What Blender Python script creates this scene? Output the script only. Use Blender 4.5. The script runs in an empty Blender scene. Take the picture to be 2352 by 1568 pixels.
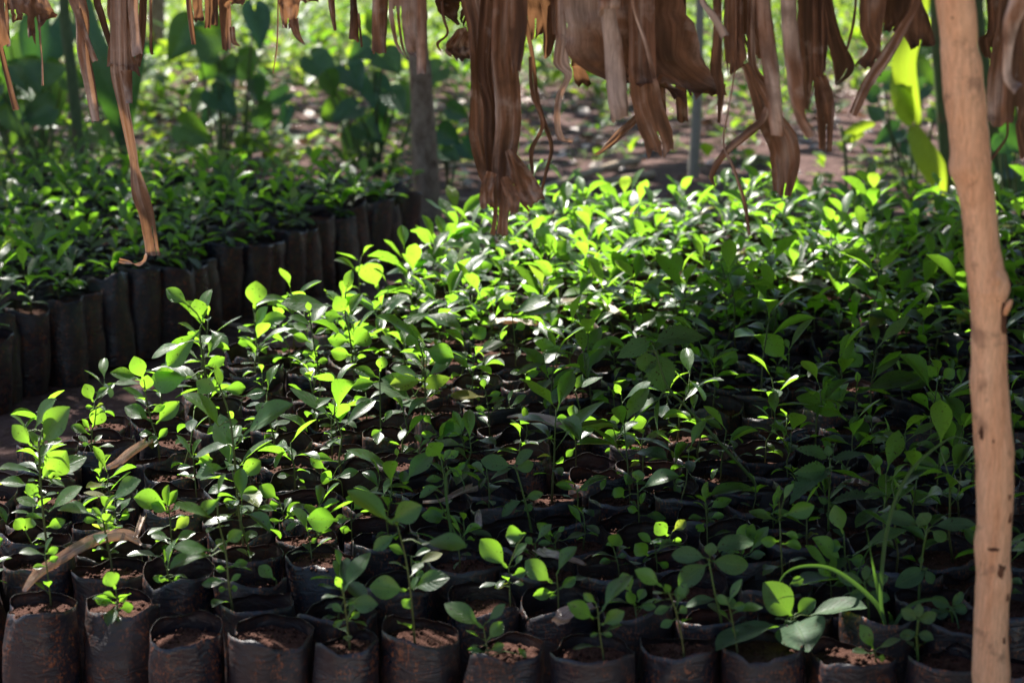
import bpy, math, random
from math import sin, cos, tan, pi, radians, sqrt, atan2, acos, exp
from mathutils import Vector, Matrix, noise
import numpy as np

# ------------------------------------------------------------------ camera, sky, sun
SC = bpy.context.scene
COL = SC.collection
PITCH = radians(12.2)
CAMH = 1.10
FPX = 5004.0                      # focal length for a picture 2352 wide
cam_d = bpy.data.cameras.new('camera')
cam = bpy.data.objects.new('camera', cam_d)
COL.objects.link(cam)
cam.location = (0, 0, CAMH)
cam.rotation_euler = (pi / 2 - PITCH, 0, 0)
cam_d.sensor_width = 36.0
cam_d.lens = FPX / 2352 * 36.0
cam_d.clip_start = 0.05
cam_d.clip_end = 500
cam_d.dof.use_dof = True
cam_d.dof.focus_distance = 3.25
cam_d.dof.aperture_fstop = 6.0
cam_d.dof.aperture_blades = 7
SC.camera = cam

SUN_EL = radians(52)
SUN_PHI = radians(36)            # to the left of straight behind the plants
TOSUN = Vector((-sin(SUN_PHI) * cos(SUN_EL), cos(SUN_PHI) * cos(SUN_EL), sin(SUN_EL)))
world = bpy.data.worlds.new('World')
SC.world = world
world.use_nodes = True
wn = world.node_tree
bg = wn.nodes['Background']
sky = wn.nodes.new('ShaderNodeTexSky')
sky.sky_type = 'NISHITA'
sky.sun_disc = False
sky.sun_elevation = SUN_EL
sky.sun_rotation = -SUN_PHI
wn.links.new(sky.outputs[0], bg.inputs[0])
bg.inputs[1].default_value = 0.055
sun_d = bpy.data.lights.new('sun', 'SUN')
sun = bpy.data.objects.new('sun', sun_d)
COL.objects.link(sun)
sun_d.energy = 5.0
sun_d.angle = radians(0.53)
sun_d.color = (1.0, 0.955, 0.87)
sun.rotation_euler = TOSUN.to_track_quat('Z', 'Y').to_euler()
SC.view_settings.view_transform = 'Standard'
SC.view_settings.look = 'None'
SC.view_settings.exposure = 1.5
SC.view_settings.gamma = 1.0
SC.cycles.use_denoising = True
SC.cycles.max_bounces = 6
SC.cycles.diffuse_bounces = 3
SC.cycles.glossy_bounces = 2
SC.cycles.transmission_bounces = 4
SC.cycles.caustics_reflective = False
SC.cycles.caustics_refractive = False

rng = random.Random(11)
U = rng.uniform

# ------------------------------------------------------------------ picture to place
FWD = Vector((0, cos(PITCH), -sin(PITCH)))
UPV = Vector((0, sin(PITCH), cos(PITCH)))
RGT = Vector((1, 0, 0))
CAM = Vector((0, 0, CAMH))
SCALE = 1400 / 2335 * 2352 / 4096
CO = {'c1': (0, 0), 'c2': (775.2, 0), 'c3': (1548, 0), 'c4': (0, 516.8), 'c5': (775.2, 516.8), 'c6': (1548, 516.8),
      'c7': (0, 1028.4), 'c8': (775.2, 1028.4), 'c9': (1548, 1028.4), 'v': None}

def px(c, x, y):
    if CO[c] is None:
        return x, y
    return CO[c][0] + x * SCALE, CO[c][1] + y * SCALE

def ray(u, v):
    return FWD + RGT * ((u - 1176) / FPX) + UPV * ((784 - v) / FPX)

def at_z(u, v, z):
    r = ray(u, v)
    return CAM + r * ((z - CAMH) / r.z)

def at_y(u, v, y):
    r = ray(u, v)
    return CAM + r * (y / r.y)

def project(p):
    d = Vector(p) - CAM
    w = d.dot(FWD)
    return 1176 + d.x / w * FPX, 784 - d.dot(UPV) / w * FPX, w

# ------------------------------------------------------------------ materials
def newmat(name):
    m = bpy.data.materials.new(name)
    m.use_nodes = True
    nt = m.node_tree
    nt.nodes.clear()
    out = nt.nodes.new('ShaderNodeOutputMaterial')
    return m, nt, out

def nd(nt, kind, **kw):
    n = nt.nodes.new(kind)
    for k, v in kw.items():
        if k.startswith('i_'):
            key = k[2:]
            key = int(key) if key.isdigit() else key.replace('_', ' ')
            n.inputs[key].default_value = v
        else:
            setattr(n, k, v)
    return n

def mixc(nt, fac, a, b, mode='MIX'):
    n = nt.nodes.new('ShaderNodeMix')
    n.data_type = 'RGBA'
    n.blend_type = mode
    for sock, val in ((n.inputs[0], fac), (n.inputs[6], a), (n.inputs[7], b)):
        if hasattr(val, 'is_linked') or hasattr(val, 'links'):
            nt.links.new(val, sock)
        elif isinstance(val, (int, float)):
            sock.default_value = val
        else:
            sock.default_value = (*val, 1.0)
    return n.outputs[2]

def ramp(nt, val, stops, interp='LINEAR'):
    n = nt.nodes.new('ShaderNodeValToRGB')
    n.color_ramp.interpolation = interp
    el = n.color_ramp.elements
    while len(el) < len(stops):
        el.new(0.5)
    for e, (p, c) in zip(el, stops):
        e.position = p
        e.color = (c, c, c, 1) if isinstance(c, (int, float)) else (*c, 1)
    nt.links.new(val, n.inputs[0])
    return n.outputs[0]

def tex_noise(nt, vec, scale, detail=4, rough=0.55, dist=0.0):
    n = nd(nt, 'ShaderNodeTexNoise')
    n.inputs['Scale'].default_value = scale
    n.inputs['Detail'].default_value = detail
    n.inputs['Roughness'].default_value = rough
    n.inputs['Distortion'].default_value = dist
    if vec is not None:
        nt.links.new(vec, n.inputs['Vector'])
    return n.outputs[0]

def mapping(nt, vec, scale):
    n = nd(nt, 'ShaderNodeMapping')
    n.inputs['Scale'].default_value = scale
    nt.links.new(vec, n.inputs['Vector'])
    return n.outputs[0]

def bump(nt, h, strength, dist=0.002):
    n = nd(nt, 'ShaderNodeBump')
    n.inputs['Strength'].default_value = strength
    n.inputs['Distance'].default_value = dist
    nt.links.new(h, n.inputs['Height'])
    return n.outputs[0]

def principled(nt, col, rough, normal=None, spec=0.5):
    p = nd(nt, 'ShaderNodeBsdfPrincipled')
    for sock, val in (('Base Color', col), ('Roughness', rough)):
        if hasattr(val, 'links'):
            nt.links.new(val, p.inputs[sock])
        elif isinstance(val, (int, float)):
            p.inputs[sock].default_value = val
        else:
            p.inputs[sock].default_value = (*val, 1)
    p.inputs['Specular IOR Level'].default_value = spec
    if normal is not None:
        nt.links.new(normal, p.inputs['Normal'])
    return p

def leaf_material(name, dark, young, tr_dark, tr_young, tfac, rough, spots=True, spec=0.5, veins=1.0):
    m, nt, out = newmat(name)
    at = nd(nt, 'ShaderNodeAttribute', attribute_name='tone')
    tone = at.outputs['Fac']
    geo = nd(nt, 'ShaderNodeNewGeometry')
    uv = nd(nt, 'ShaderNodeUVMap').outputs[0]
    blot = tex_noise(nt, geo.outputs['Position'], 55, 3)
    col = mixc(nt, tone, dark, young)
    tr = mixc(nt, tone, tr_dark, tr_young)
    old = nd(nt, 'ShaderNodeMath', operation='SUBTRACT', i_1=1.0)
    old.use_clamp = True
    nt.links.new(tone, old.inputs[0])
    col = mixc(nt, old.outputs[0], col, (0.24, 0.19, 0.05))
    tr = mixc(nt, old.outputs[0], tr, (0.55, 0.52, 0.06))
    bl = ramp(nt, blot, [(0.3, 0.72), (0.7, 1.2)])
    col = mixc(nt, 1.0, col, bl, 'MULTIPLY')
    # midrib and side veins from the leaf's own across / along coordinates
    sep = nd(nt, 'ShaderNodeSeparateXYZ')
    nt.links.new(uv, sep.inputs[0])
    ab = nd(nt, 'ShaderNodeMath', operation='ABSOLUTE')
    nt.links.new(sep.outputs[0], ab.inputs[0])
    rib = ramp(nt, ab.outputs[0], [(0.0, 1.0), (0.07, 0.0)])
    k1 = nd(nt, 'ShaderNodeMath', operation='MULTIPLY', i_1=-0.28)
    nt.links.new(ab.outputs[0], k1.inputs[0])
    k2 = nd(nt, 'ShaderNodeMath', operation='ADD')
    nt.links.new(k1.outputs[0], k2.inputs[0])
    nt.links.new(sep.outputs[1], k2.inputs[1])
    k3 = nd(nt, 'ShaderNodeMath', operation='MULTIPLY', i_1=52.0)
    nt.links.new(k2.outputs[0], k3.inputs[0])
    k4 = nd(nt, 'ShaderNodeMath', operation='SINE')
    nt.links.new(k3.outputs[0], k4.inputs[0])
    side = ramp(nt, k4.outputs[0], [(0.86, 0.0), (1.0, 0.55)])
    vv = mixc(nt, 1.0, rib, side, 'LIGHTEN')
    vfac = nd(nt, 'ShaderNodeMath', operation='MULTIPLY', i_1=0.32 * veins)
    nt.links.new(vv, vfac.inputs[0])
    col = mixc(nt, vfac.outputs[0], col, tuple(min(1, c * 1.5 + 0.03) for c in young))
    tr = mixc(nt, vfac.outputs[0], tr, tuple(c * 0.72 for c in tr_young))
    if spots:
        sp = tex_noise(nt, geo.outputs['Position'], 250, 2)
        spm = ramp(nt, sp, [(0.66, 0.0), (0.70, 1.0)])
        du = tex_noise(nt, geo.outputs['Position'], 130, 4, 0.7)
        dm = ramp(nt, du, [(0.6, 0.0), (0.72, 0.55)])
        col = mixc(nt, dm, col, (0.13, 0.075, 0.04))
        col = mixc(nt, spm, col, (0.05, 0.022, 0.01))
        tr = mixc(nt, spm, tr, (0.07, 0.05, 0.01))
        tr = mixc(nt, dm, tr, (0.22, 0.25, 0.04))
    h = nd(nt, 'ShaderNodeMath', operation='ADD')
    nt.links.new(vv, h.inputs[0])
    nt.links.new(blot, h.inputs[1])
    nrm = bump(nt, h.outputs[0], 0.5, 0.0012)
    rr = ramp(nt, blot, [(0.3, rough - 0.07), (0.7, rough + 0.12)])
    p = principled(nt, col, rr, nrm, spec)
    t = nd(nt, 'ShaderNodeBsdfTranslucent')
    nt.links.new(tr, t.inputs[0])
    mx = nd(nt, 'ShaderNodeMixShader')
    mx.inputs[0].default_value = tfac
    nt.links.new(p.outputs[0], mx.inputs[1])
    nt.links.new(t.outputs[0], mx.inputs[2])
    nt.links.new(mx.outputs[0], out.inputs[0])
    return m

M = {}
M['leaf'] = leaf_material('citrus leaf', (0.017, 0.045, 0.031), (0.058, 0.13, 0.04), (0.25, 0.60, 0.03), (0.46, 0.86, 0.05), 0.51, 0.33, spec=1.0, veins=1.5)
M['weed'] = leaf_material('weed leaf', (0.075, 0.135, 0.075), (0.12, 0.19, 0.08), (0.12, 0.30, 0.02), (0.36, 0.6, 0.04), 0.4, 0.55, spec=0.3)
M['wild'] = leaf_material('wild leaf', (0.03, 0.08, 0.03), (0.14, 0.24, 0.03), (0.15, 0.4, 0.02), (0.55, 0.75, 0.04), 0.48, 0.4, spots=False)
M['grass'] = leaf_material('grass blade', (0.04, 0.09, 0.035), (0.16, 0.25, 0.04), (0.1, 0.25, 0.03), (0.5, 0.7, 0.06), 0.4, 0.45, spots=False, veins=0.3)
M['taro'] = leaf_material('large leaf', (0.05, 0.11, 0.085), (0.08, 0.16, 0.04), (0.05, 0.2, 0.02), (0.3, 0.55, 0.03), 0.34, 0.34, spec=1.0, spots=False, veins=0.6)
M['canopy'] = leaf_material('crown leaf', (0.03, 0.075, 0.02), (0.08, 0.15, 0.02), (0.08, 0.2, 0.01), (0.2, 0.35, 0.02), 0.3, 0.45, spots=False, veins=0.2)

def stem_material():
    m, nt, out = newmat('green stem')
    tone = nd(nt, 'ShaderNodeAttribute', attribute_name='tone').outputs['Fac']
    geo = nd(nt, 'ShaderNodeNewGeometry')
    n = tex_noise(nt, geo.outputs['Position'], 160, 3)
    c = mixc(nt, tone, (0.10, 0.065, 0.03), (0.085, 0.16, 0.025))
    c = mixc(nt, ramp(nt, n, [(0.35, 0.0), (0.75, 0.6)]), c, (0.05, 0.05, 0.02))
    p = principled(nt, c, 0.5)
    nt.links.new(p.outputs[0], out.inputs[0])
    return m
M['stem'] = stem_material()

def bag_material(inside=False):
    m, nt, out = newmat('bag film inside' if inside else 'black bag film')
    geo = nd(nt, 'ShaderNodeNewGeometry')
    pos = geo.outputs['Position']
    big = tex_noise(nt, pos, 14, 4, 0.6)
    fine = tex_noise(nt, mapping(nt, pos, (1, 1, 0.55)), 330, 3, 0.7)
    mid = tex_noise(nt, pos, 75, 5, 0.65)
    film = mixc(nt, big, (0.009, 0.010, 0.016), (0.028, 0.031, 0.043))
    a = ramp(nt, fine, [(0.50, 0.0), (0.60, 1.0)])
    b = ramp(nt, mid, [(0.44, 0.0), (0.60, 1.0)])
    dust = nd(nt, 'ShaderNodeMath', operation='MULTIPLY')
    nt.links.new(a, dust.inputs[0])
    patch = tex_noise(nt, mapping(nt, pos, (1, 1, 0.6)), 17, 3, 0.6)
    pm = nd(nt, 'ShaderNodeMath', operation='MULTIPLY')
    nt.links.new(ramp(nt, patch, [(0.36, 0.0), (0.52, 1.0)]), pm.inputs[0])
    nt.links.new(b, pm.inputs[1])
    nt.links.new(pm.outputs[0], dust.inputs[1])
    veil = ramp(nt, big, [(0.40, 0.0), (0.66, 0.7)])
    c = mixc(nt, veil, film, (0.024, 0.012, 0.008))
    c = mixc(nt, dust.outputs[0], c, (0.25, 0.080, 0.030) if not inside else (0.11, 0.04, 0.02))
    if inside:
        c = mixc(nt, 0.25, c, (0.05, 0.022, 0.014))
    wr = tex_noise(nt, mapping(nt, pos, (1, 1, 2.4)), 30, 4, 0.55, 1.6)
    hh = nd(nt, 'ShaderNodeMath', operation='MULTIPLY_ADD', i_1=1.0)
    nt.links.new(wr, hh.inputs[0])
    k = nd(nt, 'ShaderNodeMath', operation='MULTIPLY', i_1=0.12)
    nt.links.new(fine, k.inputs[0])
    nt.links.new(k.outputs[0], hh.inputs[2])
    nrm = bump(nt, hh.outputs[0], 0.38, 0.006)
    r = ramp(nt, big, [(0.38, 0.25), (0.62, 0.55)])
    p = principled(nt, c, r, nrm, 0.6)
    nt.links.new(p.outputs[0], out.inputs[0])
    return m
M['bag'] = bag_material()
M['bag_in'] = bag_material(True)

def soil_material(name, c1, c2, c3, sc, bs=0.9, bd=0.01):
    m, nt, out = newmat(name)
    geo = nd(nt, 'ShaderNodeNewGeometry')
    pos = geo.outputs['Position']
    n1 = tex_noise(nt, pos, sc, 6, 0.65)
    n2 = tex_noise(nt, pos, sc * 7, 4, 0.7)
    v = nd(nt, 'ShaderNodeTexVoronoi')
    v.inputs['Scale'].default_value = sc * 5
    nt.links.new(pos, v.inputs['Vector'])
    c = mixc(nt, ramp(nt, n1, [(0.35, 0), (0.65, 1)]), c1, c2)
    c = mixc(nt, ramp(nt, n2, [(0.55, 0), (0.72, 1)]), c, c3)
    hh = nd(nt, 'ShaderNodeMath', operation='SUBTRACT')
    nt.links.new(n2, hh.inputs[0])
    nt.links.new(v.outputs['Distance'], hh.inputs[1])
    nrm = bump(nt, hh.outputs[0], bs, bd)
    p = principled(nt, c, 0.92, nrm, 0.2)
    nt.links.new(p.outputs[0], out.inputs[0])
    return m
M['soil'] = soil_material('potting soil', (0.06, 0.024, 0.016), (0.105, 0.044, 0.030), (0.26, 0.14, 0.105), 60, 1.0, 0.004)
M['ground'] = soil_material('red earth', (0.075, 0.040, 0.036), (0.13, 0.075, 0.066), (0.26, 0.17, 0.15), 4.5, 1.0, 0.02)

def dry_material(name, dark, mid, pale, tfac=0.2, trc=(0.46, 0.22, 0.10), rough=0.66, spec=0.35):
    m, nt, out = newmat(name)
    tone = nd(nt, 'ShaderNodeAttribute', attribute_name='tone').outputs['Fac']
    uv = nd(nt, 'ShaderNodeUVMap').outputs[0]
    geo = nd(nt, 'ShaderNodeNewGeometry')
    streak = tex_noise(nt, mapping(nt, uv, (9, 1.6, 1)), 1.0, 5, 0.65, 0.3)
    fib = tex_noise(nt, mapping(nt, uv, (46, 2.5, 1)), 1.0, 3, 0.7)
    blot = tex_noise(nt, geo.outputs['Position'], 26, 4, 0.6)
    c = ramp(nt, tone, [(0.0, dark), (0.5, mid), (1.0, pale)])
    c = mixc(nt, 1.0, c, ramp(nt, streak, [(0.36, 0.6), (0.64, 1.32)]), 'MULTIPLY')
    c = mixc(nt, 1.0, c, ramp(nt, fib, [(0.34, 0.75), (0.66, 1.18)]), 'MULTIPLY')
    c = mixc(nt, ramp(nt, blot, [(0.52, 0.0), (0.72, 0.75)]), c, dark)
    c = mixc(nt, ramp(nt, blot, [(0.28, 0.5), (0.42, 0.0)]), c, pale)
    hh = nd(nt, 'ShaderNodeMath', operation='ADD')
    nt.links.new(streak, hh.inputs[0])
    nt.links.new(fib, hh.inputs[1])
    nrm = bump(nt, hh.outputs[0], 0.6, 0.003)
    p = principled(nt, c, rough, nrm, spec)
    t = nd(nt, 'ShaderNodeBsdfTranslucent')
    t.inputs[0].default_value = (*trc, 1)
    mx = nd(nt, 'ShaderNodeMixShader')
    mx.inputs[0].default_value = tfac
    nt.links.new(p.outputs[0], mx.inputs[1])
    nt.links.new(t.outputs[0], mx.inputs[2])
    nt.links.new(mx.outputs[0], out.inputs[0])
    return m
M['dry'] = dry_material('dead banana leaf', (0.06, 0.033, 0.021), (0.26, 0.132, 0.078), (0.56, 0.45, 0.39))
M['thatch'] = dry_material('thatch leaf', (0.09, 0.042, 0.022), (0.30, 0.15, 0.07), (0.5, 0.35, 0.25), 0.08)
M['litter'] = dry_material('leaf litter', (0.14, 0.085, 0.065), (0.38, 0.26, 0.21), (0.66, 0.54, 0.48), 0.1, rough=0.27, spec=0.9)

def bark_material(name, c1, c2, c3, rough=0.85, zs=0.25, sc=60):
    m, nt, out = newmat(name)
    geo = nd(nt, 'ShaderNodeNewGeometry')
    pos = mapping(nt, geo.outputs['Position'], (1, 1, zs))
    n1 = tex_noise(nt, pos, sc, 5, 0.65)
    n2 = tex_noise(nt, geo.outputs['Position'], sc * 0.4, 4, 0.6)
    n3 = tex_noise(nt, pos, sc * 8, 3, 0.7)
    c = mixc(nt, ramp(nt, n1, [(0.3, 0), (0.7, 1)]), c1, c2)
    c = mixc(nt, ramp(nt, n2, [(0.58, 0), (0.68, 0.8)]), c, c3)
    c = mixc(nt, 1.0, c, ramp(nt, n3, [(0.3, 0.78), (0.7, 1.22)]), 'MULTIPLY')
    hh = nd(nt, 'ShaderNodeMath', operation='ADD')
    nt.links.new(n1, hh.inputs[0])
    nt.links.new(n3, hh.inputs[1])
    nrm = bump(nt, hh.outputs[0], 0.8, 0.004)
    p = principled(nt, c, rough, nrm, 0.25)
    nt.links.new(p.outputs[0], out.inputs[0])
    return m
M['post'] = bark_material('peeled pole wood', (0.68, 0.36, 0.205), (0.84, 0.54, 0.35), (0.36, 0.21, 0.135), 0.85, 0.10, 70)
M['scar'] = bark_material('dark bark scar', (0.07, 0.032, 0.02), (0.17, 0.08, 0.045), (0.05, 0.024, 0.016))
M['bark'] = bark_material('grey bark', (0.17, 0.105, 0.07), (0.50, 0.38, 0.28), (0.12, 0.065, 0.045), 0.9, 0.5, 40)
M['palebark'] = bark_material('pale bark', (0.36, 0.31, 0.26), (0.52, 0.47, 0.40), (0.10, 0.07, 0.05), 0.85, 0.3, 22)
M['pole'] = bark_material('brown pole', (0.16, 0.09, 0.055), (0.28, 0.17, 0.11), (0.1, 0.05, 0.03))
M['stick'] = bark_material('dry stick', (0.42, 0.32, 0.23), (0.58, 0.47, 0.36), (0.25, 0.17, 0.12))
M['caneg'] = bark_material('green cane', (0.075, 0.12, 0.05), (0.13, 0.18, 0.08), (0.16, 0.12, 0.07), 0.5, 0.15, 30)

# ------------------------------------------------------------------ mesh helpers
class MB:
    def __init__(s):
        s.v, s.f, s.m, s.t, s.uv = [], [], [], [], []
    def add(s, p, tone=0.0, uv=(0, 0)):
        s.v.append(tuple(p)); s.t.append(tone); s.uv.append(uv)
        return len(s.v) - 1
    def face(s, idx, m=0):
        s.f.append(tuple(idx)); s.m.append(m)
    def merge(s, o, mat=None, mslot=None):
        n = len(s.v)
        if mat is None:
            s.v.extend(o.v)
        else:
            a = np.array(o.v); r = np.array(mat.to_3x3()); tr = np.array(mat.translation)
            s.v.extend(map(tuple, a @ r.T + tr))
        s.t.extend(o.t); s.uv.extend(o.uv)
        s.f.extend([tuple(i + n for i in f) for f in o.f])
        s.m.extend(o.m if mslot is None else [mslot] * len(o.f))
    def mesh(s, name, mats):
        me = bpy.data.meshes.new(name)
        me.from_pydata(s.v, [], s.f)
        for m in mats:
            me.materials.append(m)
        me.polygons.foreach_set('material_index', s.m)
        me.polygons.foreach_set('use_smooth', [True] * len(s.f))
        a = me.attributes.new('tone', 'FLOAT', 'POINT')
        a.data.foreach_set('value', s.t)
        li = np.empty(len(me.loops), dtype=np.int32)
        me.loops.foreach_get('vertex_index', li)
        u = me.uv_layers.new(name='UVMap')
        u.data.foreach_set('uv', np.array(s.uv, dtype=np.float32)[li].ravel())
        me.update()
        return me
    def build(s, name, mats, parent=None, loc=(0, 0, 0)):
        o = bpy.data.objects.new(name, s.mesh(name, mats if isinstance(mats, (list, tuple)) else [mats]))
        COL.objects.link(o)
        o.location = loc
        if parent is not None:
            o.parent = parent
        return o

def link(name, me, parent=None, loc=(0, 0, 0), rz=0.0, sc=1.0):
    o = bpy.data.objects.new(name, me)
    COL.objects.link(o)
    o.location = loc
    o.rotation_euler = (0, 0, rz)
    o.scale = (sc, sc, sc)
    if parent is not None:
        o.parent = parent
    return o

def empty(name, loc, label=None, cat=None, group=None):
    o = bpy.data.objects.new(name, None)
    COL.objects.link(o)
    o.location = loc
    o.empty_display_size = 0.05
    tag(o, label, cat, group)
    return o

def tag(o, label=None, cat=None, group=None, kind=None):
    if label: o['label'] = label
    if cat: o['category'] = cat
    if group: o['group'] = group
    if kind: o['kind'] = kind
    return o

def perp(d):
    a = Vector((0, 0, 1)) if abs(d.z) < 0.9 else Vector((1, 0, 0))
    return d.cross(a).normalized()

def spline(pts, n):
    """Catmull-Rom through a list of number tuples, n pieces per span."""
    P = [pts[0]] + list(pts) + [pts[-1]]
    out = []
    for i in range(1, len(P) - 2):
        a, b, c, d = P[i - 1], P[i], P[i + 1], P[i + 2]
        for k in range(n):
            t = k / n
            out.append(tuple(0.5 * (2 * q + (r - p) * t + (2 * p - 5 * q + 4 * r - s) * t * t + (-p + 3 * q - 3 * r + s) * t ** 3)
                             for p, q, r, s in zip(a, b, c, d)))
    out.append(tuple(pts[-1]))
    return out

def tube(mb, pts, radii, sides=6, m=0, tones=(0.5, 0.5), caps=True, wob=0.0):
    pts = [Vector(p) for p in pts]
    n = len(pts)
    side = None
    rings = []
    L = 0
    for i, p in enumerate(pts):
        d = (pts[min(i + 1, n - 1)] - pts[max(i - 1, 0)]).normalized()
        if side is None:
            side = perp(d)
        side = (side - d * side.dot(d)).normalized()
        s2 = d.cross(side)
        if i: L += (p - pts[i - 1]).length
        r = radii[i] if hasattr(radii, '__len__') else radii
        tt = tones[0] + (tones[1] - tones[0]) * i / max(1, n - 1)
        ring = []
        for k in range(sides):
            a = 2 * pi * k / sides
            rr = r
            if wob:
                q = p + (side * cos(a) + s2 * sin(a)) * r
                rr = r * (1 + wob * noise.noise(q * 18))
            ring.append(mb.add(p + (side * cos(a) + s2 * sin(a)) * rr, tt, (k / sides, L)))
        rings.append(ring)
    for a, b in zip(rings, rings[1:]):
        for k in range(sides):
            mb.face((a[k], a[(k + 1) % sides], b[(k + 1) % sides], b[k]), m)
    if caps:
        for ring, fl in ((rings[0], True), (rings[-1], False)):
            mb.face(ring[::-1] if fl else ring, m)

def prof_obov(t):
    if t < 0.16: return 0.07 + 0.10 * sin(pi * t / 0.16)
    s = (t - 0.16) / 0.84
    return 0.05 + 0.95 * (max(0.0, sin(pi * min(1, s ** 1.10))) ** 0.90 if s < 1 else 0)
def prof_ovate(t):
    if t < 0.06: return 0.06
    s = (t - 0.06) / 0.94
    return 0.02 + 0.98 * (sin(pi * s ** 0.72) ** 0.95)
def prof_ellip(t):
    if t < 0.08: return 0.07
    s = (t - 0.08) / 0.92
    return 0.03 + 0.97 * sin(pi * s) ** 0.75
def prof_strap(t):
    return max(0.03, (min(1, t / 0.12) * 0.6 + 0.4) * (1 - max(0, t - 0.3) / 0.7) ** 0.6)
PROF = {'obov': prof_obov, 'ovate': prof_ovate, 'ellip': prof_ellip, 'strap': prof_strap}

def leaf(mb, base, d, nrm, L, W, bend=0.5, cup=0.25, tone=0.3, shape='obov', m=0, ns=7, nw=2, wavy=0.0, ser=0.0, twist=0.0, r=rng):
    d = Vector(d).normalized()
    nrm = Vector(nrm)
    nrm = (nrm - d * nrm.dot(d)).normalized()
    p = Vector(base)
    f = PROF[shape]
    prev = None
    ph = r.uniform(0, 6)
    asym = r.uniform(-0.08, 0.08)
    for i in range(ns + 1):
        t = i / ns
        w = W * 0.5 * f(t)
        if ser and 0 < i < ns: w *= 1 + ser * (1 if i % 2 else -1)
        sd = d.cross(nrm).normalized()
        row = []
        for k in range(-nw, nw + 1):
            s = k / nw
            off = sd * (s * w * (1 + asym * s)) + nrm * (cup * abs(s) ** 1.4 * w + wavy * w * sin(9 * t + ph + (1.5 if k > 0 else 0)) * s * s)
            row.append(mb.add(p + off, tone, (s, t)))
        if prev is not None:
            for k in range(2 * nw):
                mb.face((prev[k], prev[k + 1], row[k + 1], row[k]), m)
        prev = row
        a = -bend / ns
        rot = Matrix.Rotation(a, 3, sd)
        p = p + d * (L / ns)
        # bend towards -nrm
        nd_ = (d * cos(a) + nrm * sin(a)).normalized()
        nrm = (nrm * cos(a) - d * sin(a)).normalized()
        d = nd_
        if twist:
            R = Matrix.Rotation(twist / ns, 3, d)
            nrm = R @ nrm

# ------------------------------------------------------------------ ground
def build_ground():
    mb = MB()
    nx, ny = 120, 170
    xs = [-60 + 0 * i for i in range(0)]
    def gx(i):
        s = (i / nx) * 2 - 1
        return 40 * s * (0.08 + 0.92 * s * s)
    def gy(j):
        s = j / ny
        return -6 + 66 * (0.35 * s + 0.65 * s ** 2.2)
    idx = {}
    for j in range(ny + 1):
        for i in range(nx + 1):
            x, y = gx(i), gy(j)
            q = Vector((x, y, 0))
            z = 0.014 * noise.noise(q * 2.1) + 0.01 * noise.noise(q * 7)
            z += 0.10 * max(0, min(1, (y - 8) / 6)) * noise.noise(q * 0.5)
            idx[i, j] = mb.add((x, y, z), 0.5, (x, y))
    for j in range(ny):
        for i in range(nx):
            mb.face((idx[i, j], idx[i + 1, j], idx[i + 1, j + 1], idx[i, j + 1]))
    o = mb.build('ground', M['ground'])
    tag(o, 'reddish brown bare earth under the nursery beds', kind='structure')
build_ground()
M['bounce_yard'] = soil_material('pale bounce earth', (0.34, 0.24, 0.165), (0.42, 0.31, 0.215), (0.5, 0.39, 0.3), 6.0, 0.6, 0.01)
mb = MB()  # unseen pale sheet added to bounce sunlight onto post, fringe and bag fronts
yx, yy = 24, 24
yi = {}
for j in range(yy + 1):
    for i in range(yx + 1):
        x, y = -7 + 14 * i / yx, -9 + 10.6 * j / yy
        yi[i, j] = mb.add((x, y, 0.030 + 0.006 * noise.noise(Vector((x, y, 4)))), 0.5, (x, y))
for j in range(yy):
    for i in range(yx):
        mb.face((yi[i, j], yi[i + 1, j], yi[i + 1, j + 1], yi[i, j + 1]))
tag(mb.build('path', M['bounce_yard']), 'pale bounce earth sheet, unseen, added to throw sunlight onto the post and front bags', kind='structure')

# ------------------------------------------------------------------ bags
BAGH = 0.215
BAGR = 0.0475
SOILZ = 0.201

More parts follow.
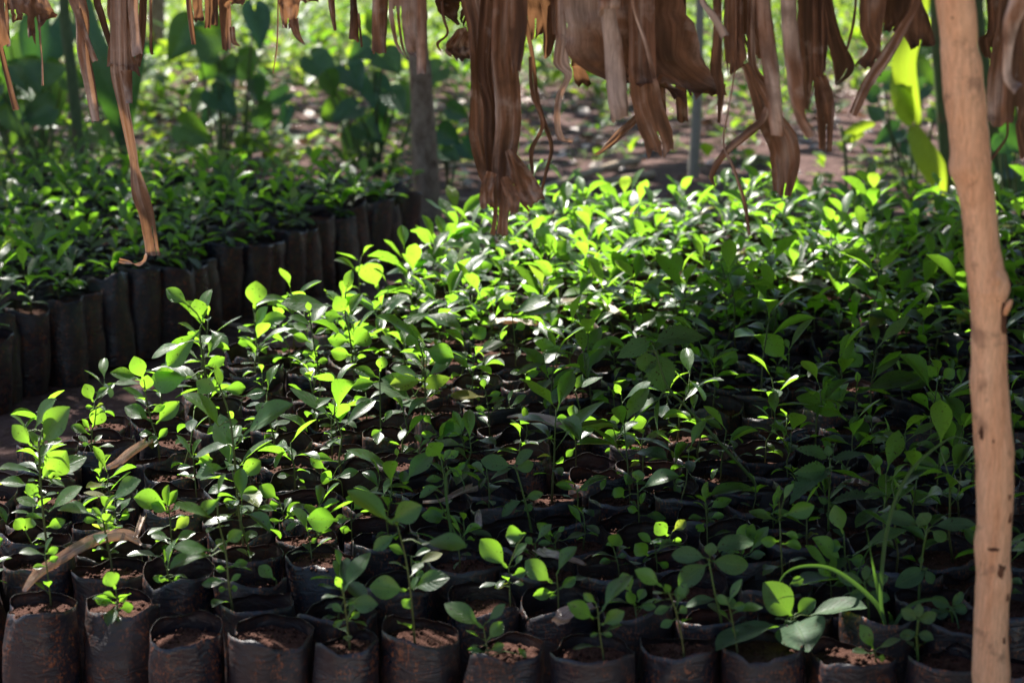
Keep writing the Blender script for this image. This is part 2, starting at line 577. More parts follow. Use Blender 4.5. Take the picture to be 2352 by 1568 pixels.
def bag_mesh(seed, soil_drop):
    r = random.Random(seed)
    outer, inner, soil = MB(), MB(), MB()
    nt, nh = 40, 10
    ph = [r.uniform(0, 6.28) for _ in range(8)]
    tilt, tdir = r.uniform(0, 0.011), r.uniform(0, 6.28)
    flat, fdir = r.uniform(0.0, 0.10), r.uniform(0, 6.28)
    dips = [(r.uniform(0, 6.28), r.uniform(0.35, 0.8), r.uniform(0.003, 0.02) * (1 if r.random() < 0.5 else -0.5)) for _ in range(r.choice((1, 2, 2, 3)))]
    if seed % 3 == 0: dips.append((r.uniform(0, 6.28), r.uniform(0.45, 0.7), r.uniform(0.016, 0.03)))
    if seed % 5 == 0: dips.append((r.uniform(0, 6.28), 0.22, 0.022))
    def rim(a):
        z = BAGH + tilt * cos(a - tdir) + 0.0012 * sin(4 * a + ph[0]) + 0.0007 * sin(9 * a + ph[1]) + 0.0004 * sin(15 * a + ph[2])
        for da, dw, dd in dips:
            e = (a - da + pi) % (2 * pi) - pi
            z -= dd * exp(-(e / dw) ** 2)
        return max(z, SOILZ - soil_drop + 0.004 + 0.001 * sin(6 * a + ph[7]))
    def rad(a, h):
        t = h / BAGH
        R = BAGR * (0.93 + 0.07 * min(1, t * 4)) * (1 + flat * 0.5 * t * cos(2 * (a - fdir)))
        R *= 1 + 0.018 * sin(3 * a + ph[3] + 2 * t) * t + 0.012 * sin(7 * a + ph[4] + 5 * t)
        R += 0.0042 * noise.noise(Vector((cos(a) * 2.0, sin(a) * 2.0, t * 4 + seed))) + 0.0012 * noise.noise(Vector((cos(a) * 6.0, sin(a) * 6.0, t * 9 + seed)))
        for da, dw, dd in dips:
            e = (a - da + pi) % (2 * pi) - pi
            R -= abs(dd) * 0.6 * exp(-(e / dw) ** 2) * max(0, (t - 0.72) / 0.28)
        if t > 0.84:
            R += BAGR * (t - 0.84) * (0.14 * sin(3 * a + ph[5]) + 0.10 * sin(7 * a + ph[6]) - 0.05)
        return R
    def shell(mb, hs, shrink, mat, flip):
        rows = []
        for fr in hs:
            row = []
            for k in range(nt):
                a = 2 * pi * k / nt
                h = rim(a) * fr
                R = rad(a, h) - shrink * 0.5
                row.append(mb.add((R * cos(a), R * sin(a), h), 0.5, (k / nt, fr)))
            rows.append(row)
        for A, B in zip(rows, rows[1:]):
            for k in range(nt):
                q = (A[k], A[(k + 1) % nt], B[(k + 1) % nt], B[k])
                mb.face(q[::-1] if flip else q, mat)
        return rows
    hs = [0.0, 0.04, 0.12, 0.25, 0.4, 0.55, 0.68, 0.78, 0.86, 0.92, 0.97, 1.0]
    o = shell(outer, hs, 0.0, 0, False)
    ihs = [1.0, 0.97, 0.92, 0.86, 0.78, 0.66]
    i_ = shell(outer, ihs, 0.0008, 1, True)
    for k in range(nt):
        outer.face((o[-1][k], o[-1][(k + 1) % nt], i_[0][(k + 1) % nt], i_[0][k]), 0)
    sz = SOILZ - soil_drop
    rings = [0.0, 0.3, 0.6, 0.85, 1.0]
    rows = []
    for q in rings:
        row = []
        for k in range(nt if q else 1):
            a = 2 * pi * k / nt
            R = (rad(a, sz) - 0.0012) * q
            z = sz + 0.003 * noise.noise(Vector((R * cos(a) * 60, R * sin(a) * 60, seed * 3.1))) - 0.004 * q * q * r.random()
            row.append(soil.add((R * cos(a), R * sin(a), z), 0.5, (R * cos(a), R * sin(a))))
        rows.append(row)
    for k in range(nt):
        soil.face((rows[0][0], rows[1][k], rows[1][(k + 1) % nt]))
    for A, B in zip(rows[1:], rows[2:]):
        for k in range(nt):
            soil.face((A[k], B[k], B[(k + 1) % nt], A[(k + 1) % nt]))
    # crumbs
    for _ in range(44):
        a, q = r.uniform(0, 6.28), sqrt(r.random()) * BAGR * 0.82
        s = r.uniform(0.0008, 0.0036)
        c = Vector((q * cos(a), q * sin(a), sz + s * 0.4))
        b = [soil.add(c + Vector(v) * s * r.uniform(0.7, 1.3), 0.5, (0, 0)) for v in ((1, 0, 0), (0, 1, 0), (-1, 0, 0), (0, -1, 0), (0, 0, 1), (0, 0, -1))]
        for i0, i1, i2 in ((0, 1, 4), (1, 2, 4), (2, 3, 4), (3, 0, 4), (1, 0, 5), (2, 1, 5), (3, 2, 5), (0, 3, 5)):
            soil.face((b[i0], b[i1], b[i2]))
    return outer, soil, sz

NBAG = 24
BAGS = []
for i in range(NBAG):
    o, s, sz = bag_mesh(100 + i, (i % 4) * 0.0055)
    BAGS.append(dict(omb=o, smb=s, sz=sz, o=o.mesh('grow_bag', [M['bag'], M['bag_in']]), s=s.mesh('soil', [M['soil']])))

# ------------------------------------------------------------------ generic seedlings
def seedling(seed, h, nleaf, big, lod=0):
    """A citrus seedling: stem and foliage, rooted at the origin."""
    r = random.Random(seed)
    st, fo = MB(), MB()
    lean = Vector((r.uniform(-0.16, 0.16), r.uniform(-0.16, 0.16), 1)).normalized()
    wob = [Vector((r.uniform(-1, 1), r.uniform(-1, 1), 0)) * h * 0.04 for _ in range(5)]
    pts = [lean * (h * k / 4) + (wob[k] if k else Vector()) for k in range(5)]
    pts[0] = Vector((0, 0, -0.006))
    rad = 0.0011 + 0.004 * h
    tube(st, pts, [rad * (1.15 - 0.6 * k / 4) for k in range(5)], 5 if lod == 0 else 4, 0, (0.15, 1.0))
    def on(t):
        t = max(0, min(0.999, t)) * 4
        k = int(t)
        return pts[k].lerp(pts[k + 1], t - k)
    az = r.uniform(0, 6.28)
    ns, nw = (7, 2) if lod == 0 else (5, 1)
    for i in range(nleaf):
        q = i / max(1, nleaf - 1)
        t = 0.22 + 0.78 * q
        az += 2.4 + r.uniform(-0.5, 0.5)
        if q < 0.35:                       # round cotyledon-like low leaves
            L, ratio, pitch, tone = big * r.uniform(0.34, 0.55), 0.52, r.uniform(-0.15, 0.5), r.uniform(0.1, 0.4)
        elif q < 0.93:
            L, ratio, pitch, tone = big * r.uniform(0.6, 1.2), 0.39, r.uniform(-0.2, 1.0), r.uniform(0.0, 0.55)
        else:
            L, ratio, pitch, tone = big * r.uniform(0.5, 1.0), 0.44, r.uniform(0.8, 1.4), r.uniform(0.55, 1.0)
        d = Vector((cos(az) * cos(pitch), sin(az) * cos(pitch), sin(pitch)))
        nrm = Vector((-cos(az) * sin(pitch), -sin(az) * sin(pitch), cos(pitch)))
        nrm = nrm + d.cross(nrm) * r.uniform(-0.5, 0.5)
        if r.random() < 0.025: tone = r.uniform(1.3, 1.9)
        curl = r.uniform(0.6, 1.2) if r.random() < 0.12 else r.uniform(0.08, 0.5)
        b0 = on(t)
        pet = L * r.uniform(0.05, 0.18)
        b1 = b0 + d * pet
        tube(st, [b0, b1], [rad * 0.5, rad * 0.4], 4, 0, (0.9, 1.0), False)
        leaf(fo, b1, d, nrm, L, L * ratio * r.uniform(0.85, 1.15), r.uniform(0.1, 1.1), curl, tone, 'obov' if r.random() < 0.75 else 'ellip', 0, ns, nw, r.uniform(0, 0.18), 0, r.uniform(-0.4, 0.4), r)
    return st, fo

VAR = {'s': [], 'm': [], 't': [], 'f': []}
for k in range(12): VAR['s'].append(seedling(500 + k, random.Random(k).uniform(0.035, 0.06), 6 + k % 3, 0.036))
for k in range(16): VAR['m'].append(seedling(600 + k, random.Random(k + 50).uniform(0.065, 0.105), 8 + k % 4, 0.052))
for k in range(14): VAR['t'].append(seedling(700 + k, random.Random(k + 90).uniform(0.10, 0.155), 9 + k % 5, 0.070))
for k in range(14): VAR['f'].append(seedling(800 + k, random.Random(k + 130).uniform(0.065, 0.125), 11 + k % 5, 0.076, 1))
VM = {k: [(st.mesh('stem', [M['stem']]), fo.mesh('foliage', [M['leaf']])) for st, fo in v] for k, v in VAR.items()}

# ------------------------------------------------------------------ hand-traced seedlings (crop, stem from base to top, leaves: base, tip, width)
HEROES = [
 ('c4', [(1400,1420),(1380,1230),(1345,900),(1322,720),(1340,660)], [(1255,540,1095,430,90),(1350,655,1290,500,120),(1345,650,1400,430,60),(1220,790,1000,890,70),(1375,880,1465,740,70),(1355,950,1490,890,80),(1270,1020,990,1040,140),(1330,1050,1000,965,60),(1330,700,1110,950,130),(1370,1000,1420,1090,60)]),
 ('c4', [(1735,950),(1720,860),(1705,700),(1690,560)], [(1695,555,1712,375,140),(1715,670,1905,610,90),(1700,690,1785,545,50),(1695,720,1580,680,36),(1710,760,1590,790,70),(1715,790,1780,860,40)]),
 ('c4', [(2125,1190),(2120,1000),(2085,800),(2050,560)], [(2055,570,2040,500,40),(2060,660,1910,600,40),(2060,690,1945,650,50),(2065,770,1945,720,60),(2080,720,2160,680,36),(2085,830,2005,845,40),(2095,900,2175,885,46),(2100,930,2030,915,36)]),
 ('c4', [(2345,1120),(2320,950),(2295,720),(2265,590),(2268,440)], [(2268,440,2312,288,70),(2180,530,1838,512,95),(2250,600,2130,600,70),(2265,580,2205,465,95),(2290,600,2380,450,60),(2300,760,2150,750,90),(2310,800,2420,700,140),(2315,860,2170,830,90)]),
 ('c4', [(1065,1560),(1045,1420),(1005,1290),(975,1150),(955,1040)], [(960,1030,890,878,105),(945,1030,735,985,72),(965,1110,985,1000,80),(980,1180,815,1085,40),(1010,1310,832,1210,84),(1040,1330,1198,1178,95),(1050,1430,1118,1355,52),(1035,1395,928,1395,40),(1010,1250,1100,1200,50),(960,1060,760,1060,36)]),
 ('c4', [(610,1567),(610,1460),(630,1190)], [(622,1180,565,1060,84),(630,1175,722,1085,40),(628,1212,570,1212,32),(640,1212,690,1190,28),(618,1350,675,1220,104),(600,1400,470,1340,56),(600,1370,545,1295,32),(620,1455,680,1400,30),(600,1460,545,1460,26)]),
 ('c7', [(328,760),(292,480),(268,200),(262,0),(285,-130)], [(230,-110,370,-330,64),(275,-20,462,-270,118),(215,-10,78,-150,100),(190,-110,70,-225,20),(295,-20,415,-55,44),(330,200,440,20,150),(335,190,578,62,90),(278,210,355,100,60),(255,180,-10,135,50),(205,255,0,225,75),(280,395,110,335,64),(325,425,545,255,86),(308,530,436,482,66),(285,470,172,452,44),(270,330,175,240,80)]),
 ('c7', [(748,820),(722,650),(690,500),(688,420),(735,350)], [(735,350,938,215,84),(630,445,385,405,86),(690,505,745,445,80),(655,480,552,482,44),(690,415,775,402,34),(700,620,660,600,60),(690,470,610,400,50)]),
 ('c7', [(812,595),(800,500),(780,430),(785,360)], [(750,358,575,302,44),(815,440,890,338,40),(812,490,882,445,44),(800,530,725,540,34),(770,420,690,330,50),(790,470,740,510,40)]),
 ('c7', [(1115,660),(1108,560),(1098,430),(1090,370)], [(1090,400,1090,228,34),(1080,345,862,310,135),(1088,410,975,350,74),(1110,405,1185,340,36),(1125,530,1225,438,74),(1110,590,963,555,52),(1130,600,1268,545,50),(1118,650,1045,650,44),(1090,380,1150,265,50)]),
 ('c7', [(1518,1090),(1492,900),(1472,690),(1422,480),(1420,340)], [(1425,340,1468,175,30),(1400,480,1130,385,64),(1440,330,1300,440,90),(1475,630,1580,555,80),(1380,720,1095,805,76),(1480,890,1312,910,72),(1500,895,1572,845,40),(1500,800,1618,760,54),(1480,820,1405,805,44),(1505,940,1552,935,38),(1480,945,1425,940,34),(1390,690,1120,660,100)]),
 ('c7', [(1628,665),(1592,400),(1580,230),(1560,0),(1530,-220),(1462,-420)], [(1470,-380,1440,-550,62),(1470,-370,1310,-440,105),(1480,-380,1642,-400,84),(1620,-340,1776,-370,70),(1460,-140,1222,-360,84),(1620,-70,1952,-290,112),(1520,-20,1300,60,64),(1500,-180,1590,-170,44),(1500,140,1305,190,54),(1600,200,1742,90,115),(1560,270,1388,300,52),(1600,310,1725,285,54),(1578,352,1493,362,44)]),
 ('c7', [(785,1085),(782,1030),(772,940)], [(770,940,715,828,112),(775,1000,688,968,40),(770,1035,628,1000,74),(790,1030,848,982,40),(800,1072,890,1055,64),(782,1095,745,1098,34)]),
 ('c7', [(1082,1030),(1060,950),(1040,880),(1030,840)], [(1000,810,773,795,54),(1030,850,1025,755,22),(1055,890,1120,680,44),(1060,900,1172,808,48),(1060,970,950,950,54),(1080,970,1140,962,44)]),
 ('c7', [(1862,905),(1858,885)], [(1855,880,1745,785,84)]),
 ('c7', [(1810,500),(1800,420),(1790,380)], [(1795,400,1645,402,44),(1788,375,1715,378,60),(1775,340,1645,250,100),(1820,470,1915,360,66),(1800,480,1700,495,50),(1815,480,1885,480,40)]),
 ('c7', [(2080,750),(2070,650),(2055,560)], [(2052,555,1955,395,64),(2005,500,1905,548,44),(2260,480,2050,470,150),(2070,640,2110,600,30)]),
 ('c7', [(2290,560),(2285,470),(2290,380)], [(2290,380,2300,310,30),(2280,480,2180,480,60),(2300,420,2360,360,60),(2290,560,2210,545,50),(2300,350,2250,340,40)]),
 ('c7', [(2250,240),(2200,200),(2170,170)], [(2150,140,2035,65,66),(2210,195,2360,150,60),(2190,210,2110,170,90),(2250,100,2370,10,40)]),
 ('c7', [(1310,305),(1300,190),(1290,60)], [(1280,60,1180,-90,44),(1290,80,1340,-60,30),(1295,120,1180,140,40),(1305,110,1420,75,70),(1290,40,1400,60,60)]),
 ('c7', [(60,910),(35,800),(10,660)], [(10,590,60,490,40),(15,600,-80,560,60),(15,640,130,600,90),(20,650,-60,680,60)]),
 ('c7', [(240,760),(210,680),(170,600)], [(165,590,100,520,90),(175,590,210,510,90),(240,740,270,700,30)]),
 ('c7', [(480,910),(465,760),(445,620)], [(445,610,275,590,36),(445,600,490,490,24),(450,600,530,560,50),(460,650,530,620,44),(455,680,365,690,40)]),
 ('c7', [(130,890),(125,870)], [(125,870,60,860,26),(125,865,178,825,34),(120,885,85,895,24),(135,880,160,880,24)]),
 ('c8', [(515,1295),(492,1000),(458,750),(400,520)], [(370,510,68,285,135),(350,495,562,385,145),(398,520,390,450,34),(560,640,862,650,105),(400,570,240,680,84),(460,950,215,920,155),(500,940,745,860,115),(480,960,540,855,34),(490,1000,440,1060,80)]),
 ('c8', [(80,1320),(45,1000),(30,900)], [(40,960,215,695,115),(30,940,-10,860,40),(70,1040,268,1040,104),(80,1140,150,1095,44),(45,1100,-40,1040,50),(50,1140,-30,1190,44)]),
 ('c8', [(1005,1390),(985,1260),(972,1190)], [(970,1200,718,1030,135),(1000,1160,1118,1040,62),(1000,1280,1102,1160,92),(980,1362,878,1345,42),(1015,1350,1112,1310,56),(1215,1375,1250,1350,70)]),
 ('c8', [(1470,1205),(1465,1040),(1455,930)], [(1430,1000,1238,850,140),(1460,940,1592,752,64),(1475,1040,1588,958,68),(1445,1060,1296,1085,78),(1460,1080,1405,1092,36)]),
 ('c8', [(1778,1430),(1750,1240),(1740,1110)], [(1765,1090,1965,848,100),(1722,1030,1640,970,54),(1710,1140,1535,1040,84),(1760,1180,1915,1090,94),(1755,1240,1835,1250,36),(1745,1232,1685,1252,30)]),
 ('c8', [(1995,1200),(1985,1120),(1960,1020)], [(1960,1020,1900,880,105),(2005,1080,2050,990,64),(1995,1190,2125,1190,66),(2010,1110,2128,1110,54),(1990,1100,1930,1010,60)]),
 ('c8', [(2330,1420),(2285,1160),(2230,1000),(2180,950)], [(2180,950,2000,840,95),(2235,1000,2200,935,44),(2250,1080,2130,1130,56),(2270,1170,2170,1220,60),(2280,1060,2345,930,60),(2290,1130,2345,1090,60)]),
 ('c8', [(1155,1030),(1150,900),(1145,800)], [(1135,800,955,610,145),(1175,740,1265,635,44),(1185,790,1235,715,36),(1170,850,1268,820,66),(1165,900,1248,905,34),(1140,900,1050,930,44),(1260,570,1125,590,120)]),
 ('c8', [(898,1190),(890,1000),(875,890)], [(850,885,728,822,48),(890,900,1015,845,44),(920,950,1095,868,60),(905,1050,962,990,56),(890,920,960,960,40)]),
 ('c8', [(2012,520),(2008,400),(2000,230)], [(2000,230,2012,145,84),(2015,290,2275,185,74),(1915,330,1845,270,76),(2010,420,1935,400,50),(2020,380,2055,300,26),(2030,450,2190,470,50)]),
 ('c8', [(1890,840),(1870,720),(1845,640)], [(1840,650,1885,565,88),(1835,645,1820,610,50),(1862,720,1942,705,34),(1850,742,1757,755,38)]),
 ('c8', [(2132,800),(2125,720),(2115,640)], [(2075,720,1985,640,95),(2130,690,2235,608,54),(2110,640,2005,570,50),(2140,655,2315,660,30),(2130,760,2210,790,44)]),
 ('c8', [(1548,740),(1545,650),(1550,570)], [(1530,590,1422,505,62),(1555,570,1605,528,34),(1595,620,1752,572,48),(1535,640,1430,640,44),(1545,690,1470,690,40),(1555,680,1610,705,36)]),
 ('c8', [(1330,790),(1318,700),(1312,600)], [(1320,590,1422,475,44),(1330,700,1462,650,44),(1310,710,1275,780,44),(1300,610,1250,560,50)]),
 ('c8', [(760,560),(738,400),(690,60)], [(690,60,610,-30,110),(700,80,760,10,40),(720,210,590,215,44),(700,250,545,330,60),(730,410,600,470,110),(740,470,560,450,80)]),
 ('c8', [(450,330),(420,220),(370,120)], [(380,170,60,10,60),(450,230,640,20,120),(300,330,370,180,50),(400,60,392,0,30)]),
 ('c8', [(1595,500),(1605,350),(1600,290)], [(1590,280,1455,245,50),(1610,290,1810,190,56),(1600,280,1670,255,40),(1800,190,1760,280,40)]),
 ('c8', [(800,480),(790,250),(760,150)], [(780,100,870,45,54),(770,110,740,60,36),(850,180,912,120,44),(800,150,890,200,50)]),
 ('c9', [(1165,870),(1155,780),(1145,580)], [(1140,575,1085,380,112),(1140,660,1048,650,84),(1150,790,935,600,96),(1200,720,1568,545,64),(1170,740,1285,760,86),(1155,880,865,910,56),(1160,840,1240,850,56),(1150,820,1100,880,60)]),
 ('c9', [(728,980),(712,610),(705,480)], [(730,360,800,240,40),(725,450,938,388,115),(702,350,705,248,34),(690,485,500,420,54),(700,622,578,620,64),(715,640,852,660,54),(720,570,830,600,44)]),
 ('c9', [(145,650),(138,460),(128,360)], [(128,360,145,215,44),(140,320,465,275,74),(145,400,305,335,66),(130,462,15,462,38),(120,490,80,545,60),(155,462,255,440,44)]),
 ('c9', [(1418,430),(1412,300),(1395,230)], [(1390,220,1255,22,64),(1345,145,1350,40,74),(1410,300,1270,290,74),(1415,250,1480,190,60),(1420,290,1530,300,46)]),
 ('c9', [(1345,1400),(1335,1350)], [(1330,1340,1245,1175,84),(1350,1340,1512,1275,46),(1310,1370,1185,1355,38),(1355,1392,1410,1405,46)]),
 ('c9', [(425,690),(412,620),(440,560)], [(418,630,450,430,124),(470,620,590,450,84),(470,560,488,430,56),(400,620,255,590,90),(440,650,570,630,50)]),
 ('c9', [(210,740),(205,680),(230,620)], [(200,650,115,560,96),(230,620,320,545,70),(205,690,100,690,36),(215,690,290,680,50)]),
 ('c9', [(890,870),(885,790),(895,750)], [(880,760,720,570,50),(890,750,920,650,44),(895,790,800,690,60),(890,840,1000,810,50)]),
 ('c9', [(80,1400),(60,1250),(20,1060)], [(20,1060,110,900,60),(30,1080,-60,1010,60),(40,1100,130,1070,66),(50,1130,250,1090,60)]),
 ('c9', [(1720,440),(1725,260),(1740,60)], [(1735,160,1575,150,80),(1740,60,1800,30,60),(1740,170,1800,40,60),(1755,180,1500,110,70),(1730,330,1880,320,70),(1720,340,1580,410,60)]),
 ('c9', [(1890,330),(1895,150),(1890,20)], [(1895,120,2040,55,54),(1900,160,2020,190,100),(1890,200,1840,220,60),(1885,240,1995,290,60)]),
 ('c5', [(1015,1380),(1010,1270),(988,1110)], [(978,1090,970,1025,42),(980,1145,757,1140,52),(1000,1140,1092,1120,44),(995,1195,1122,1150,44),(1000,1230,920,1220,40)]),
 ('c5', [(1545,1560),(1540,1400),(1515,1280)], [(1510,1275,1530,1178,70),(1505,1265,1418,1265,54),(1535,1330,1695,1290,105),(1545,1420,1430,1310,44),(1540,1460,1480,1520,44)]),
 ('c5', [(1148,1285),(1145,1180)], [(1142,1180,1170,1098,24),(1155,1210,1258,1132,46),(1135,1250,1085,1250,34)]),
 ('c5', [(1400,1245),(1390,1000),(1370,850)], [(1365,845,1390,755,120),(1340,900,1268,850,95),(1360,970,1268,1005,50),(1405,1000,1435,950,54),(1390,1030,1330,1090,50),(1375,860,1490,820,50)]),
 ('c5', [(565,1345),(555,1100),(540,890),(510,770)], [(540,820,745,880,140),(505,760,225,600,74),(530,780,430,740,110),(550,1030,330,950,44),(565,1010,735,890,60),(560,1030,320,1060,110)]),
 ('c5', [(245,1500),(240,1250),(235,1000)], [(238,990,260,890,74),(230,1060,35,1100,84),(235,1040,60,975,74),(240,1190,70,1210,44),(260,1330,320,1250,40),(250,1380,180,1420,54)]),
 ('c5', [(1250,1130),(1255,1000)], [(1250,990,1150,985,40),(1260,985,1330,940,40),(1255,1000,1275,1040,30)]),
 ('c5', [(595,1480),(570,1380),(545,1330)], [(545,1330,500,1270,44),(590,1440,690,1310,84),(600,1430,770,1300,120),(580,1400,480,1400,50)]),
 ('c5', [(1700,1510),(1690,1400),(1670,1330)], [(1670,1330,1560,1300,50),(1680,1340,1690,1250,60),(1700,1400,1840,1300,46),(1700,1480,1620,1500,40),(1710,1480,1780,1480,40)]),
 ('c5', [(1940,1530),(1930,1350),(1925,1200)], [(1920,1190,1880,1120,44),(1935,1240,2130,1110,44),(1940,1390,2095,1370,90),(1930,1440,1800,1490,90),(1945,1300,2030,1280,50)]),
 ('c5', [(930,960),(910,850),(895,720)], [(890,720,620,600,90),(905,760,1010,690,90),(895,700,960,690,60),(920,880,1140,790,60),(880,790,740,700,60)]),
 ('c5', [(1190,960),(1180,750),(1160,560)], [(1155,560,1130,470,60),(1165,590,1415,510,70),(1170,620,1470,560,60),(1165,570,1090,500,90),(1180,700,1250,660,60)]),
 ('c5', [(870,400),(855,250),(790,60)], [(790,60,735,-10,80),(830,130,900,20,60),(840,250,660,270,80),(820,250,560,190,80),(870,310,1040,240,90),(860,300,960,150,50)]),
 ('c5', [(1480,560),(1475,350),(1465,180)], [(1455,150,1350,20,100),(1475,200,1410,60,60),(1480,330,1270,440,50),(1470,340,1330,240,80),(1480,220,1560,100,100)]),
 ('c5', [(310,560),(300,430)], [(300,420,230,245,135),(310,560,240,520,90)]),
 ('c6', [(1110,1030),(1125,960),(1140,900)], [(1140,940,1190,800,110),(1160,950,1265,860,100),(1130,990,1040,1010,120),(1110,1020,990,940,40)]),
 ('c6', [(1190,1440),(1210,1200),(1225,1000)], [(1225,1060,1220,980,30),(1240,1120,1650,1010,100),(1150,1300,820,1150,110),(1170,1110,970,1130,110),(1215,1250,1230,1440,80),(1100,1280,1160,1050,60)]),
 ('c6', [(760,1150),(765,950),(770,850)], [(760,850,930,615,40),(770,830,740,760,40),(750,900,590,730,140),(755,950,690,1000,80)]),
 ('c6', [(280,1100),(275,850),(260,740)], [(255,730,90,615,46),(320,960,400,830,110),(280,910,70,905,40),(275,1010,400,990,40),(300,1140,355,1130,40)]),
 ('c6', [(1790,1300),(1790,1100),(1780,1000)], [(1770,1020,1680,930,60),(1780,1020,1865,955,80),(1760,1000,1510,1090,90),(1800,1160,1960,1060,60),(1790,1200,1680,1110,60)]),
]
WEEDS = [  # label, stem, leaves with mostly ovate blades
 ('hairy-stemmed weed with pale oval leaves, tallest in mid bed', 'c8', [(1305,570),(1262,360),(1205,150)], [(1170,120,965,80,105),(1190,110,1315,15,66),(1200,140,1318,100,86),(1180,130,1030,205,44),(1240,350,1105,455,54),(1270,330,1380,300,60),(1265,370,1300,420,60)], 0.0),
 ('broad-leaved weed with thick yellowish stem at the bed front', 'c9', [(478,1310),(432,1100),(390,870)], [(370,850,132,830,105),(380,890,178,1040,135),(410,870,660,905,135),(400,840,410,745,84),(420,800,695,740,100),(440,1130,230,1180,60),(450,1140,600,1180,56)], 0.0),
 ('large weed with drooping broad leaves overhanging the front bags', 'c9', [(700,1335),(715,1290),(725,1250)], [(715,1250,525,1020,195),(745,1290,830,1498,200),(660,1320,195,1485,100),(840,1250,1230,1190,95),(705,1030,800,1000,66),(760,1230,880,1140,100)], 0.0),
 ('four-leaved cross-shaped weed just left of the wooden post', 'c9', [(1632,1000),(1650,760),(1682,570)], [(1650,520,1375,455,86),(1725,520,2012,512,74),(1690,515,1640,435,110),(1720,550,1812,618,74),(1690,800,1475,920,115),(1680,810,1725,905,64)], 0.0),
 ('serrated-leaf weed on a straight hairy pale stem', 'c9', [(1000,590),(1005,350),(1012,90)], [(1000,70,785,5,70),(1030,70,1255,40,66),(1005,60,990,-20,60),(985,140,772,170,105),(1035,130,740,370,100),(1010,370,1340,325,80),(1000,370,930,330,44)], 0.16),
 ('mint-like weed with veined toothed leaves on a long slanting stem', 'c5', [(2830,1760),(2600,1480),(2330,1190),(2225,1080),(2125,790)], [(2110,770,1887,882,115),(2135,780,2478,735,110),(2155,850,2205,1115,185),(2080,840,2090,980,120),(2200,1140,1990,1300,44),(2170,1150,2160,1420,36)], 0.10),
 ('weed with crumpled leaf tuft at the shade edge', 'c5', [(1872,1480),(1858,1300),(1820,1160)], [(1800,1140,1765,1045,84),(1850,1130,2008,1060,44),(1790,1150,1615,1245,74),(1830,1140,1870,1040,60)], 0.06),
 ('weed with one white-lit curled leaf on a bent stem', 'c5', [(690,1335),(640,1270),(545,1170)], [(500,1100,315,1050,120),(590,1110,785,1050,95),(510,1190,255,1085,105),(620,1240,420,1220,50)], 0.04),
 ('low broad-leaved weed tucked behind the large drooping weed', 'c9', [(1300,1130),(1290,1000),(1270,900)], [(1270,900,1090,850,90),(1275,895,1430,860,90),(1280,940,1170,1010,80),(1290,960,1440,1010,80),(1275,890,1290,780,60)], 0.0),
 ('small rosette weed at the foot of the four-leaved weed', 'c9', [(1830,1130),(1825,1040)], [(1820,1040,1690,980,80),(1830,1035,1900,940,60),(1825,1045,1930,1060,70),(1815,1060,1720,1100,70)], 0.0),
 ('oval-leaved weed between the front bags at the shaded corner', 'c9', [(960,1290),(950,1150),(960,1040)], [(955,1040,850,970,80),(960,1045,1080,1000,80),(950,1120,840,1150,70),(955,1130,1060,1160,70),(960,1030,970,930,60)], 0.0),
]

heroes = []
for k, (c, st, lv) in enumerate(HEROES):
    heroes.append(dict(label=None, stem=[px(c, *p) for p in st], leaves=[(*px(c, a, b), *px(c, d, e), w * SCALE) for a, b, d, e, w in lv], ser=0.0, weed=False))
for label, c, st, lv, ser in WEEDS:
    heroes.append(dict(label=label, stem=[px(c, *p) for p in st], leaves=[(*px(c, a, b), *px(c, d, e), w * SCALE) for a, b, d, e, w in lv], ser=ser, weed=True))

